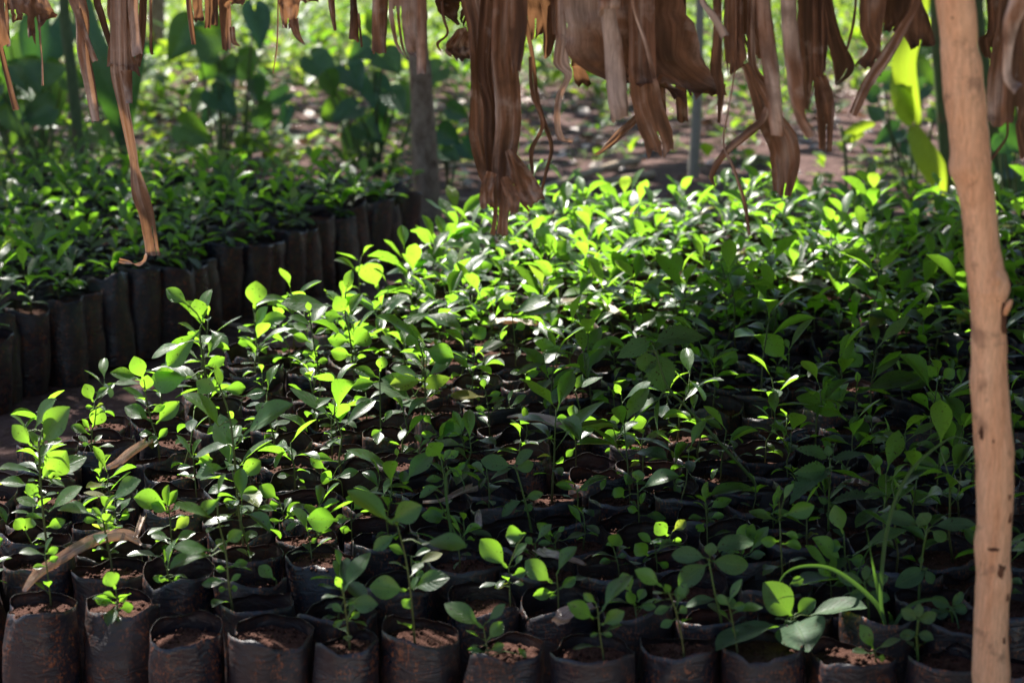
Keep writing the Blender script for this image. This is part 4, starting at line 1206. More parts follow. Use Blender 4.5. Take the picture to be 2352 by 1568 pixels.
# label, depth offset, [ (rows, tone, depth, roll, top) ... ]
HANG = [
 ('wide torn flap with orange glowing patch, at the far left end', 0.0, [(R('c1',(0,-150,300,-150),(25,0,330,0),(40,120,360,90),(60,246,388,163)),0.55,0.12,False,True)]),
 ('dark narrow strip beside the wide orange-lit flap', -0.05, [(R('c1',(-60,-100,20,-100),(-50,150,40,150),(-40,302,66,286)),0.3,0.25,False,True)]),
 ('thin stalk dangling below the wide orange-lit flap', 0.01, [(P('c1',(262,100,14),(268,265,14),(280,400,11),(285,572,16)),0.7,0.3,True,False)]),
 ('rolled brown strip hanging near the left edge, ending in a curl', 0.02, [(P('c1',(-10,200,36),(20,380,36),(60,550,40),(108,735,44)),0.35,0.3,True,True)]),
 ('long rolled grey-brown leaf with a cupped lower end', 0.0, [(P('c1',(500,-80,120),(548,120,92),(555,330,84),(598,560,76),(638,808,54)),0.7,0.3,True,True),(P('c1',(520,60,40),(560,200,36),(590,290,34),(634,412,44)),0.6,0.3,True,False)]),
 ('slender dark strip between the rolled leaf and the wide crumpled leaf', 0.03, [(P('c1',(640,-50,52),(682,120,48),(732,290,36),(742,330,14)),0.2,0.3,True,True)]),
 ('wide crumpled red-brown leaf with a flared frilled hem', 0.0, [(R('c1',(715,-80,880,-80),(715,80,880,60),(742,200,880,200),(716,380,890,360),(704,462,930,474)),0.5,0.16,False,True)]),
 ('pale hollow rolled leaf beside the frilled red-brown leaf', -0.06, [(P('c1',(885,-50,72),(898,180,66),(916,358,76)),0.8,0.3,True,True)]),
 ('dark folded strip behind the pale hollow roll', 0.05, [(P('c1',(955,-50,52),(945,250,50),(915,445,44)),0.15,0.3,False,True)]),
 ('straight thin stalk with a hooked foot', 0.02, [(P('c1',(1005,-50,18),(1008,150,18),(1010,345,22),(1035,358,10)),0.3,0.3,True,True)]),
 ('longest twisted leaf, dangling low with a torn end', 0.0, [(P('c1',(790,380,110),(800,520,112),(822,690,78),(852,850,70),(890,1050,58),(900,1130,62),(932,1290,112),(975,1430,104),(1000,1570,96),(1012,1640,92),(1022,1700,104)),0.62,0.14,False,True),(P('c1',(845,470,74),(855,600,58),(862,692,44)),0.65,0.3,True,False),(P('c4',(975,200,24),(960,240,22),(920,265,24),(860,250,24),(795,238,34)),0.8,0.3,False,False)]),
 ('narrow stiff roll hanging left of the small dark fringe', 0.0, [(P('c1',(1255,-50,36),(1275,150,36),(1293,297,32)),0.4,0.3,True,True)]),
 ('small ragged dark leaf among short fringe pieces', 0.02, [(R('c1',(1280,-50,1345,-50),(1290,80,1352,60),(1295,142,1362,142)),0.15,0.25,False,True)]),
 ('short dark twin-tipped strip in the small fringe', 0.04, [(P('c1',(1385,-30,42),(1388,80,40),(1385,187,42)),0.12,0.3,False,True),(P('c1',(1432,-30,52),(1430,170,46)),0.12,0.3,False,True)]),
 ('red-brown strip with a pointed side barb at its foot', -0.02, [(R('c1',(1450,-60,1532,-60),(1465,100,1542,100),(1484,342,1540,330)),0.5,0.2,False,True),(P('c1',(1548,180,34),(1560,280,34),(1604,308,8)),0.45,0.2,False,False)]),
 ('short flap tucked above the barbed strip', -0.05, [(R('c1',(1480,-60,1660,-60),(1488,0,1640,0),(1492,42,1620,36)),0.4,0.2,False,True)]),
 ('ragged leaf with torn holes and a curling tail', 0.0, [(R('c1',(1850,-60,2005,-60),(1866,60,1995,60),(1885,198,1962,190)),0.45,0.2,False,True),(P('c1',(1955,130,70),(1985,240,42),(2036,302,6)),0.45,0.25,False,False)]),
 ('hair-thin straight fibre left of the holed ragged leaf', 0.0, [(P('c1',(1856,-30,10),(1848,300,10),(1820,492,7)),0.6,0.3,True,True)]),
 ('small pointed flap above the holed ragged leaf', 0.04, [(R('c1',(1960,-50,2110,-50),(1975,-10,2120,-10),(2000,12,2132,18)),0.4,0.2,False,True)]),
 ('small twisted strip ending in a crumpled tip', 0.0, [(P('c1',(2210,-50,46),(2220,100,36),(2237,207,20)),0.45,0.3,True,True)]),
 ('short folded strip with a square orange-lined end', 0.0, [(P('c2',(105,-50,42),(112,120,56),(110,275,70)),0.3,0.3,True,True),(P('c2',(140,90,16),(162,315,14)),0.3,0.3,True,False)]),
 ('smooth red-brown roll in front of the grey tree trunk side', -0.05, [(P('c2',(285,-50,108),(280,150,102),(276,352,96)),0.5,0.3,True,True)]),
 ('broad pale folded leaf hanging before the grey trunk', -0.08, [(R('c2',(340,-50,600,-50),(345,120,600,120),(390,300,596,300),(450,392,592,402)),0.75,0.14,False,True),(P('c2',(560,-50,68),(560,300,66),(560,494,66)),0.5,0.3,True,True)]),
 ('dark curled leaf at the shoulder of the long bundle', 0.02, [(R('c2',(650,-60,900,-60),(652,30,900,40),(700,108,860,140),(785,165,850,180)),0.12,0.3,False,True)]),
 ('long heavy bundle of twisted brown leaf strips reaching the plants', -0.03, [
   (P('c2',(895,-60,160),(930,150,140),(940,350,120),(955,600,130),(955,900,150),(985,1050,160),(1035,1200,150),(1062,1380,90)),0.45,0.35,False,True),
   (P('c2',(1040,-60,170),(1005,250,140),(995,500,130),(1035,700,130),(1040,900,130),(1050,1100,120),(1060,1260,90)),0.2,0.35,False,True),
   (P('c2',(1150,-60,230),(1130,200,200),(1115,400,170),(1135,650,170),(1135,850,170),(1110,1100,160),(1100,1300,130),(1090,1440,100),(1080,1565,120)),0.5,0.28,False,True),
   (P('c2',(1140,1000,50),(1225,1170,130),(1285,1300,170),(1325,1372,130)),0.5,0.25,False,False),
   (P('c2',(1030,1150,70),(995,1270,90),(1000,1390,100)),0.5,0.25,False,False),
   (P('c2',(1110,1180,60),(1170,1330,90),(1180,1425,50)),0.4,0.25,False,False),
   (P('c2',(1205,-60,130),(1200,250,110),(1190,482,60)),0.25,0.25,False,True)]),
 ('small cupped leaf with orange translucent lip left of the bundle', 0.05, [(R('c2',(800,195,860,180),(740,270,880,250),(718,345,900,330),(765,392,892,398)),0.75,0.35,False,False),(P('c2',(700,60,22),(735,220,16),(668,290,22),(690,345,10)),0.4,0.3,True,True)]),
 ('pair of thin twisted ribbons crossing right of the bundle', 0.0, [(P('c2',(1225,-20,50),(1268,200,32),(1308,420,27),(1330,640,27),(1372,800,32),(1428,980,27),(1392,1150,22),(1355,1300,18)),0.35,0.3,False,True),(P('c2',(1285,380,22),(1300,620,27),(1368,830,27),(1296,1000,30),(1302,1165,20)),0.3,0.3,False,False)]),
 ('olive-brown shaded leaf between the bundle and the great sheet', 0.06, [(R('c2',(1255,-60,1400,-60),(1268,100,1400,100),(1282,275,1372,235)),0.15,0.2,False,True)]),
 ('dark pointed strip next to the olive-brown leaf', 0.03, [(P('c2',(1400,-60,100),(1420,150,100),(1402,340,58),(1385,392,10)),0.1,0.3,False,True),(P('c2',(1465,-50,80),(1470,230,70)),0.55,0.3,False,True)]),
 ('grey curled ribbon snaking down below the great sheet edge', -0.04, [(P('c2',(1490,150,70),(1500,260,92),(1492,420,110),(1540,510,52),(1482,640,44),(1465,800,42),(1492,920,46),(1572,942,36)),0.8,0.3,False,True)]),
 ('great broad brown leaf sheet slanting down to a point', 0.0, [(R('c2',(1490,-60,2280,-60),(1512,200,2375,190),(1552,390,2478,440),(1790,540,2565,590),(2020,570,2598,655)),0.48,0.06,False,True)]),
 ('grey rolled rib hanging in front of the great sheet', -0.12, [(P('c2',(1808,40,96),(1838,300,120),(1860,550,138),(1884,795,118)),0.95,0.3,True,True)]),
 ('short folded cuff over the grey rolled rib', -0.16, [(P('c2',(1800,-80,150),(1810,0,150),(1816,72,150)),0.7,0.3,True,True)]),
 ('thin pale rib lying across the great sheet', -0.10, [(P('c2',(1965,-20,22),(2060,300,26),(2112,525,28)),0.7,0.3,True,True)]),
 ('broad square-ended strip hanging under the great sheet', -0.02, [(P('c2',(2030,420,180),(2045,560,190),(2065,700,200),(2128,880,210),(2160,1010,190)),0.5,0.12,False,True)]),
 ('thin pointed sliver slanting left under the great sheet', 0.02, [(P('c2',(2010,760,40),(1980,805,50),(1880,900,58),(1765,1008,30),(1712,1034,8)),0.55,0.25,False,False),(P('c2',(2010,560,30),(2010,770,40)),0.4,0.2,False,True)]),
 ('shaded short strip behind the great sheet, before the thin tree', 0.12, [(P('c2',(2290,400,70),(2292,600,74),(2302,815,74)),0.2,0.25,False,True),(P('c2',(2165,500,44),(2175,790,40)),0.25,0.25,False,True)]),
 ('small olive scrap behind the grey curled ribbon', 0.1, [(R('c2',(1560,380,1630,380),(1565,450,1650,460),(1590,565,1705,582)),0.2,0.25,False,True)]),
 ('lilac-grey leaf stalk slanting right of the great sheet', -0.1, [(P('c3',(170,-60,34),(270,120,50),(342,245,62)),0.95,0.3,True,True)]),
 ('grey-brown leaf with a split foot next to the lilac stalk', 0.0, [(R('c3',(340,-60,450,-60),(330,200,462,200),(340,380,480,385),(362,505,412,480)),0.35,0.22,False,True),(P('c3',(290,220,60),(280,450,84),(312,600,52),(298,822,20)),0.2,0.25,False,True)]),
 ('brown folded leaf behind the two front rolls', 0.06, [(R('c3',(430,-60,562,-60),(440,200,582,200),(520,385,592,385)),0.35,0.2,False,True),(P('c3',(520,400,60),(600,560,60),(620,640,40)),0.5,0.2,False,True)]),
 ('straight smooth front roll, left of two', -0.15, [(P('c3',(590,-60,102),(622,300,112),(662,600,102),(692,905,88)),0.65,0.3,True,True)]),
 ('bent front roll with a pale middle band, right of two', -0.2, [(P('c3',(762,-60,110),(782,300,112),(800,450,122),(822,650,102),(852,800,72),(915,915,62)),0.7,0.3,True,True)]),
 ('wide crumpled hanging leaf, lowest right of the bundle', 0.02, [(P('c3',(440,400,60),(480,440,64),(562,620,112),(642,800,172),(722,950,204),(742,1100,194),(722,1295,120)),0.5,0.2,False,True)]),
 ('dark long leaf hanging behind the bent front roll', 0.05, [(R('c3',(820,-60,952,-60),(830,250,952,250),(860,500,950,482),(870,722,902,742)),0.18,0.2,False,True)]),
 ('dark cupped leaf ending in a loose hollow tube', 0.0, [(P('c3',(960,-60,80),(1000,200,62),(985,480,52)),0.2,0.3,False,True),(P('c3',(960,440,80),(972,520,94),(1002,650,124),(1012,800,112),(1012,1012,80)),0.3,0.34,False,True)]),
 ('dark kite-shaped torn leaf with a sharp tip', 0.03, [(R('c3',(985,-60,1050,-60),(1008,200,1112,220),(1050,385,1202,462),(1074,560,1090,572)),0.12,0.12,False,True)]),
 ('slim ragged fibre hanging alone left of the flared leaf', 0.02, [(P('c3',(1215,-50,16),(1192,180,20),(1145,362,16)),0.3,0.3,False,True)]),
 ('pleated brown leaf flaring into a swallow-tail hem', 0.0, [(R('c3',(1240,-60,1425,-60),(1240,200,1392,200),(1292,330,1382,330),(1205,432,1384,484)),0.4,0.16,False,True)]),
 ('long ragged strip slanting down leftward by the post', -0.04, [(P('c3',(1640,-50,50),(1532,180,62),(1400,400,82),(1290,560,72),(1195,768,56)),0.55,0.2,False,True)]),
 ('dark short leaf behind the slanting ragged strip', 0.05, [(R('c3',(1395,-60,1620,-60),(1400,150,1560,120),(1394,212,1490,224)),0.15,0.15,False,True)]),
 ('dark split leaf with frayed hem touching the post', 0.02, [(R('c3',(1575,-60,1640,-60),(1545,150,1702,120),(1538,250,1742,288),(1580,328,1692,322)),0.15,0.14,False,True)]),
 ('curved red-brown tendril below the crumpled leaf', -0.02, [(P('c3',(620,720,44),(585,810,52),(480,900,58),(342,1020,50),(250,1170,36),(276,1245,10)),0.55,0.3,True,False)]),
 ('very long thin dangling fibre reaching the lit seedlings', -0.03, [(P('c3',(412,380,10),(370,700,12),(330,950,15),(400,1130,18),(470,1350,26),(502,1565,18)),0.5,0.3,True,True)]),
 ('dark notched leaf right behind the post', 0.05, [(R('c3',(2080,-60,2200,-60),(2090,200,2182,200),(2028,262,2142,270),(2060,382,2142,372)),0.25,0.2,False,True)]),
 ('broad pleated leaf right of the post', 0.0, [(P('c3',(2260,-60,170),(2250,120,182),(2222,400,232),(2212,650,242),(2202,825,222)),0.35,0.14,False,True)]),
 ('pale blurred rolled leaf at the far right end', -0.25, [(P('c3',(2310,-50,150),(2250,150,110),(2230,330,70),(2225,520,62),(2300,590,90)),0.9,0.3,True,True)]),
 ('thin hooked twig hanging under the pleated leaf', 0.0, [(P('c3',(2225,780,22),(2222,905,16),(2170,990,20),(2116,1065,22)),0.3,0.3,True,False)]),
 ('ragged narrow strip at the right edge below the pleated leaf', 0.03, [(P('c3',(2320,700,50),(2310,860,62),(2335,1060,50)),0.3,0.2,False,True)]),
]
for i, (label, dy, parts) in enumerate(HANG):
    u0 = sum(q[0] + q[2] for q in parts[0][0]) / (2 * len(parts[0][0]))
    y = hang_y(u0) + dy
    if len(parts) == 1:
        mb = MB()
        rows_, tone, dep, roll, top = parts[0]
        sheet(mb, rows_, y, tone, dep, roll, i + 1, True, top)
        o = mb.build('dead_banana_leaf', M['dry'])
        tag(o, label, 'dry leaf', 'dead leaves hanging from the thatch edge')
    else:
        t = empty('dead_banana_leaf', at_y(u0, -300, y), label, 'dry leaf', 'dead leaves hanging from the thatch edge')
        for j, (rows_, tone, dep, roll, top) in enumerate(parts):
            mb = MB()
            sheet(mb, rows_, y - 0.018 * j, tone, dep, roll, i * 7 + j + 1, True, top)
            mb.v = [tuple(Vector(p) - Vector(t.location)) for p in mb.v]
            mb.build('leaf_strip', M['dry'], t)

# ------------------------------------------------------------------ thatch roof over the bed (above the picture)
ROOF = [(-0.93, 3.06), (-0.80, 3.34), (-0.50, 4.55), (0.05, 5.2), (0.9, 5.35), (2.3, 5.2), (2.3, 2.05), (0.9, 2.30)]
def inside(poly, x, y):
    c = False
    for (x1, y1), (x2, y2) in zip(poly, poly[1:] + poly[:1]):
        if (y1 > y) != (y2 > y) and x < (x2 - x1) * (y - y1) / (y2 - y1) + x1: c = not c
    return c
FLECK = [(1120,1245),(1465,1090),(1823,1373),(1968,1283),(1543,1214),(1748,854),(1878,778),(1237,961),(1250,789),(2078,661),(1030,1315),(1330,905),(1650,900),(2000,700)]
HOLES = []
for i, (u, v) in enumerate(FLECK):
    q = at_z(u, v, 0.29)
    h = q + TOSUN * ((ROOFZ + 0.06 - q.z) / TOSUN.z)
    HOLES.append((h.x, h.y, 0.007 + 0.012 * ((i * 7) % 5) / 4))
t = empty('thatch_roof', (0.5, 3.5, ROOFZ), 'low shade roof of dead banana leaves on poles above the near bed', 'thatch roof')
bo = Vector(t.location)
mb = MB()
n = 0
rr = random.Random(5)
while n < 1500:
    x, y = rr.uniform(-1.1, 2.4), rr.uniform(2.0, 5.5)
    if n > 1220:
        fx = rr.uniform(-0.30, 2.3)
        x, y = fx, 3.06 - 0.40 * (fx + 0.93) + rr.uniform(-0.06, 0.22)
    elif not inside(ROOF, x, y): continue
    a = rr.gauss(1.9, 0.9)
    d = Vector((cos(a), sin(a), rr.uniform(-0.08, 0.08)))
    L = rr.uniform(0.25, 0.6)
    WT = rr.uniform(0.07, 0.17)
    bad = False
    for hx, hy, hr in HOLES:
        al = (hx - x) * cos(a) + (hy - y) * sin(a)
        ac = -(hx - x) * sin(a) + (hy - y) * cos(a)
        if abs(al) < L * 0.5 + hr and abs(ac) < WT * 0.5 + hr: bad = True
    if bad: continue
    if x < 0.5 and y > 2.9 and not (inside(ROOF, x + cos(a) * L * 0.42, y + sin(a) * L * 0.42) and inside(ROOF, x - cos(a) * L * 0.42, y - sin(a) * L * 0.42)): continue
    n += 1
    leaf(mb, Vector((x, y, ROOFZ + rr.uniform(0.02, 0.10))) - d * L * 0.5 - bo, d, Vector((rr.uniform(-.25, .25), rr.uniform(-.25, .25), 1)), L, WT, rr.uniform(0, 0.4), rr.uniform(-0.3, 0.3), rr.random(), 'strap', 0, 6, 2, 0.2, 0, rr.uniform(-0.5, 0.5), rr)
o = mb.build('thatch', M['thatch'], t)
o['kind'] = 'stuff'
for (a, b, rad_) in (((-0.98, 3.09), (2.35, 1.98), 0.018), ((-0.55, 4.5), (2.35, 4.4), 0.018), ((-0.93, 3.0), (0.1, 5.3), 0.016), ((0.9, 2.25), (1.0, 5.4), 0.016), ((2.2, 2.0), (2.2, 5.2), 0.016)):
    mb = MB()
    tube(mb, [Vector((a[0], a[1], ROOFZ)) - bo, Vector(((a[0] + b[0]) / 2, (a[1] + b[1]) / 2, ROOFZ + 0.012)) - bo, Vector((b[0], b[1], ROOFZ)) - bo], rad_, 8)
    mb.build('rafter', M['pole'], t)

# ------------------------------------------------------------------ fallen dry leaves and sticks on the bags
def fallen(label, c, pts, tone, z, roll=True, name='fallen_leaf'):
    """A dead curled leaf lying on the bags; path with widths."""
    mb = MB()
    q = [(*px(c, x, y), w * SCALE) for x, y, w in pts]
    sp = spline(q, 6)
    n = len(sp)
    prev = None
    sd = len(label)
    for i, (u, v, w) in enumerate(sp):
        t = i / (n - 1)
        p = at_z(u, v, z + 0.012 * sin(pi * t) + 0.006 * noise.noise(Vector((t * 5, sd, 1))))
        a = Vector(sp[min(i + 1, n - 1)][:2]) - Vector(sp[max(i - 1, 0)][:2])
        pa = at_z(*sp[max(i - 1, 0)][:2], z); pb = at_z(*sp[min(i + 1, n - 1)][:2], z)
        d = (pb - pa).normalized()
        side = d.cross(Vector((0, 0, 1))).normalized()
        W = w / FPX * p.y * 0.5
        row = []
        for k in range(-4, 5):
            s = k / 4
            if roll:
                an = s * 2.2
                off = side * (W * sin(an) * 0.9) + Vector((0, 0, 1)) * (W * (1 - cos(an)) * 0.75)
            else:
                off = side * (W * s * (1.4 + 0.3 * noise.noise(Vector((t * 6, s, sd))))) + Vector((0, 0, 1)) * W * (0.5 * abs(s) ** 1.5 + 0.5 * noise.noise(Vector((t * 4, s * 2, sd))))
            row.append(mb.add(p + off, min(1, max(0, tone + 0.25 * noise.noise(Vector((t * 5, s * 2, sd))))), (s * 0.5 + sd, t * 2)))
        if prev:
            for k in range(8): mb.face((prev[k], prev[k + 1], row[k + 1], row[k]))
        prev = row
    o = mb.build(name, M['litter'])
    return tag(o, label, 'fallen leaf', 'dead leaves fallen on the bags')
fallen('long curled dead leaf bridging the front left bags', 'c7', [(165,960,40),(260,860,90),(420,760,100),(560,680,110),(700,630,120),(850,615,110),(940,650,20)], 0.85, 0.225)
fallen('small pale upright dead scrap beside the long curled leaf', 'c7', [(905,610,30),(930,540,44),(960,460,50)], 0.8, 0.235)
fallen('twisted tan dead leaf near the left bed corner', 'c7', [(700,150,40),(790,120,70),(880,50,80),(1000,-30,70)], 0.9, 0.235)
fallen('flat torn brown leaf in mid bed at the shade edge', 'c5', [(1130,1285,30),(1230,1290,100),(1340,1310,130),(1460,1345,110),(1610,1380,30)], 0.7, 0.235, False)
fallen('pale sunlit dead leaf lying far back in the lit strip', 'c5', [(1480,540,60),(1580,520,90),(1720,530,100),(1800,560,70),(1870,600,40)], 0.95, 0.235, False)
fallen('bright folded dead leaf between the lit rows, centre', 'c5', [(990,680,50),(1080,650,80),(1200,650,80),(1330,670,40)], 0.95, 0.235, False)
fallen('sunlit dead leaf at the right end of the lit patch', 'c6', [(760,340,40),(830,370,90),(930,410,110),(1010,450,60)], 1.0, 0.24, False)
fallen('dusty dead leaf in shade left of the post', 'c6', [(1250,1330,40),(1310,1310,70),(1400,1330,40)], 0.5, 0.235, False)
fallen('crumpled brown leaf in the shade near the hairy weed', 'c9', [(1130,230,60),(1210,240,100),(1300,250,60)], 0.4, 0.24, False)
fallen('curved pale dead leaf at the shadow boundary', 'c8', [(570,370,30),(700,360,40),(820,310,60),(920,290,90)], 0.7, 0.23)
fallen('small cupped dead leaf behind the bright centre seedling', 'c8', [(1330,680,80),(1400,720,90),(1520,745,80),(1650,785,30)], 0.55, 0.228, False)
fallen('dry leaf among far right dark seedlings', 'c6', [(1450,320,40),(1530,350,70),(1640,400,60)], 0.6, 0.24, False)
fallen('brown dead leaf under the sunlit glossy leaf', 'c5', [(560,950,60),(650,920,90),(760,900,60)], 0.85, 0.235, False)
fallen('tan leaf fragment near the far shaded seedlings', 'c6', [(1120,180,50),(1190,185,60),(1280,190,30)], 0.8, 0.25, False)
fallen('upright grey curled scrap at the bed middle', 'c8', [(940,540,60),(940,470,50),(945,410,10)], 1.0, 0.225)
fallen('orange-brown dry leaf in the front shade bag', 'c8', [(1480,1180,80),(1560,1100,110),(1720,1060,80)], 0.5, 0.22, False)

def stick(label, pts, r0, r1, name='stick', mat='stick'):
    mb = MB()
    p3 = [at_z(u, v, z) for u, v, z in pts]
    sp = [Vector(p) for p in spline([tuple(p) for p in p3], 5)]
    tube(mb, sp, [r0 + (r1 - r0) * i / len(sp) for i in range(len(sp))], 8, 0, (0.5, 0.5), True, 0.15)
    o = mb.build(name, M[mat])
    return tag(o, label, 'stick')
stick('long pale stick on the ground behind the near bed', [(1225, 440, 0.03), (1330, 405, 0.03), (1400, 383, 0.03), (1465, 368, 0.03)], 0.011, 0.018)
stick('shorter pale stick below the long one on the ground', [(1260, 445, 0.02), (1380, 420, 0.02), (1500, 400, 0.02)], 0.010, 0.014)
stick('thin grey stick lying right of the grey trunk', [(1005, 388, 0.02), (1060, 380, 0.02), (1110, 384, 0.02), (1240, 390, 0.02)], 0.010, 0.012)
stick('weathered stick close behind the bed, below the bundle', [(1000, 455, 0.015), (1080, 462, 0.015), (1200, 470, 0.015)], 0.010, 0.008)
stick('thin dry twig on the path between the beds', [(480, 738, 0.02), (560, 752, 0.02), (640, 790, 0.02)], 0.006, 0.004)

# ------------------------------------------------------------------ background: canopy trees, stems, big leaves
def e_back(x, y):
    return (x - B0.x) * eb.y - (y - B0.y) * eb.x     # >0 to the right of the back bed's edge

def shade(x, y):
    """How much of the sun the trees take away from a spot (in the plane of the leaves)."""
    e = edge_dist(x, y)
    if y < 2.6: return 0.0
    if (x - 1.5) ** 2 + (y - 6.6) ** 2 < 0.42 ** 2: return 0.0
    if y < 7.4 and e < (-0.30 if y < 5.2 else -0.2) and x < 0.55: return 0.985
    if e >= -0.30 and y < 6.6:
        if x < 0.62: return 0.0
        return min(0.92, (x - 0.62) * 3.2)
    if y < 8.9: return 0.985 if -0.4 < x < 0.9 and y < 8.2 else 0.80 if x < 0.9 else 0.75
    if y < 11.0: return 0.85 if x < 0.6 else 0.45
    return 0.20

TREES = [ # name, label, trunk pixel path (v down), y, radius px, mat
 ('shade_tree', 'grey-barked tree trunk standing at the far end of the back bed', [(985,492),(975,350),(968,200),(955,60),(945,-200),(930,-1700)], 7.05, 32, 'bark'),
 ('slender_tree', 'thin pale speckled trunk behind the near bed', [(1590,430),(1598,300),(1604,150),(1608,0),(1612,-300),(1640,-1700)], 7.9, 13, 'palebark'),
 ('distant_tree', 'blurred far trunk behind the big heart-shaped leaves', [(352,235),(356,100),(362,0),(366,-200),(375,-1100)], 12.5, 22, 'bark'),
]
crowns = []
for name, label, path, y, rp, mat in TREES:
    pts = [at_y(u, v, y) for u, v in path]
    pts[0].z = -0.05
    t = empty(name, (pts[0].x, y, 0), label, 'tree', 'trees behind the seedling beds')
    b = Vector(t.location)
    mb = MB()
    sp = [Vector(p) for p in spline([tuple(p) for p in pts], 6)]
    r0 = rp / FPX * y
    top = sp[-1] + Vector((0.2, 0.3, 1.9))
    sp += [sp[-1].lerp(top, 0.5), top]
    tube(mb, [p - b for p in sp], [r0 * (1.0 - 0.45 * i / len(sp)) for i in range(len(sp))], 16, 0, (0.5, 0.5), True, 0.14)
    rt = random.Random(y)
    for k in range(7):
        s = sp[-1 - k % 3]
        a = rt.uniform(0, 6.28)
        e = s + Vector((cos(a) * rt.uniform(0.8, 1.6), sin(a) * rt.uniform(0.8, 1.6), rt.uniform(0.2, 0.9)))
        tube(mb, [s - b, s.lerp(e, 0.5) + Vector((0, 0, 0.15)) - b, e - b], [r0 * 0.4, r0 * 0.25, r0 * 0.1], 7)
    mb.build('trunk', M[mat], t)
    crowns.append((t, b, MB()))
rc = random.Random(77)
nleaf = 0
for _ in range(30000):
    x, y = rc.uniform(-4.6, 4.2), rc.uniform(2.6, 17)
    if rc.random() > -math.log(max(0.02, 1 - shade(x, y))) / 5.2: continue
    if noise.noise(Vector((x * 1.6, y * 1.6, 3.3))) > 0.62 and y > 7: continue
    h = rc.uniform(3.4, 5.4)
    k = (h - 0.26) / TOSUN.z
    p = Vector((x, y, 0.26)) + TOSUN * k
    ti = min(range(3), key=lambda i: (crowns[i][1].xy - p.xy).length)
    t, b, mb = crowns[ti]
    a = rc.uniform(0, 6.28)
    d = Vector((cos(a), sin(a), rc.uniform(-0.5, 0.2)))
    L = rc.uniform(0.13, 0.27)
    leaf(mb, p - d * L * 0.5 - b, d, TOSUN + Vector((rc.uniform(-.7, .7), rc.uniform(-.7, .7), 0)), L, L * rc.uniform(0.45, 0.65), rc.uniform(0, 0.6), 0.15, rc.random(), 'ellip', 0, 4, 1, 0, 0, 0, rc)
    nleaf += 1
print('canopy leaves', nleaf)
for t, b, mb in crowns:
    mb.build('crown', M['canopy'], t)

def cane(label, name, path, y, hw, mat, cat='plant'):
    mb = MB()
    pts = [at_y(u, v, y) for u, v in path]
    sp = [Vector(p) for p in spline([tuple(p) for p in pts], 5)]
    sp[0].z = -0.02
    tube(mb, sp, [hw / FPX * y * (1.05 - 0.25 * i / len(sp)) for i in range(len(sp))], 12, 0, (0.5, 0.5), True, 0.06)
    return mb, sp

def big_leaf(fo, u, v, tu, tv, y, W, tone, r, st=None, root=None, heart=True):
    """A large heart-shaped leaf from its stalk point to its tip."""
    b = at_y(u, v, y); tpt = at_y(tu, tv, y + r.uniform(-0.12, 0.05))
    d = tpt - b; L = d.length; d.normalize()
    tc = (CAM - b).normalized()
    n0 = (tc - d * tc.dot(d)).normalized() + Vector((r.uniform(-.4, .4), 0, r.uniform(0.0, 0.7)))
    n0 = (n0 - d * n0.dot(d)).normalized()
    sd = d.cross(n0)
    W3 = W / FPX * y
    prof = [(-0.22, 0.30), (-0.18, 0.62), (-0.05, 0.90), (0.12, 1.0), (0.32, 0.92), (0.55, 0.68), (0.78, 0.36), (0.93, 0.12), (1.0, 0.01)] if heart else [(0, .06), (.15, .6), (.35, 1), (.6, .95), (.8, .6), (1, .02)]
    prev = None
    for k, (t, w) in enumerate(prof):
        droop = -0.20 * L * max(0, t) ** 2
        row = []
        for s in (-1, -0.66, -0.33, 0, 0.33, 0.66, 1):
            tt = t
            if heart and t < 0 and abs(s) < 0.4: tt = t * abs(s) * 2.0
            row.append(fo.add(b + d * (tt * L) + sd * (s * w * W3 * 0.5) + n0 * (droop + 0.14 * W3 * abs(s) ** 1.3 + 0.02 * W3 * sin(9 * t + 3 * s)), tone, (s, max(0, t))))
        if prev:
            for q in range(6): fo.face((prev[q], prev[q + 1], row[q + 1], row[q]))
        prev = row
    if st is not None:
        mid = b.lerp(root, 0.5) + Vector((0, 0.03, 0.10 * (b - root).length))
        sp = [Vector(p) for p in spline([tuple(root), tuple(mid), tuple(b)], 5)]
        tube(st, sp, [0.006 - 0.0035 * i / len(sp) for i in range(len(sp))], 6, 0, (0.9, 0.8))

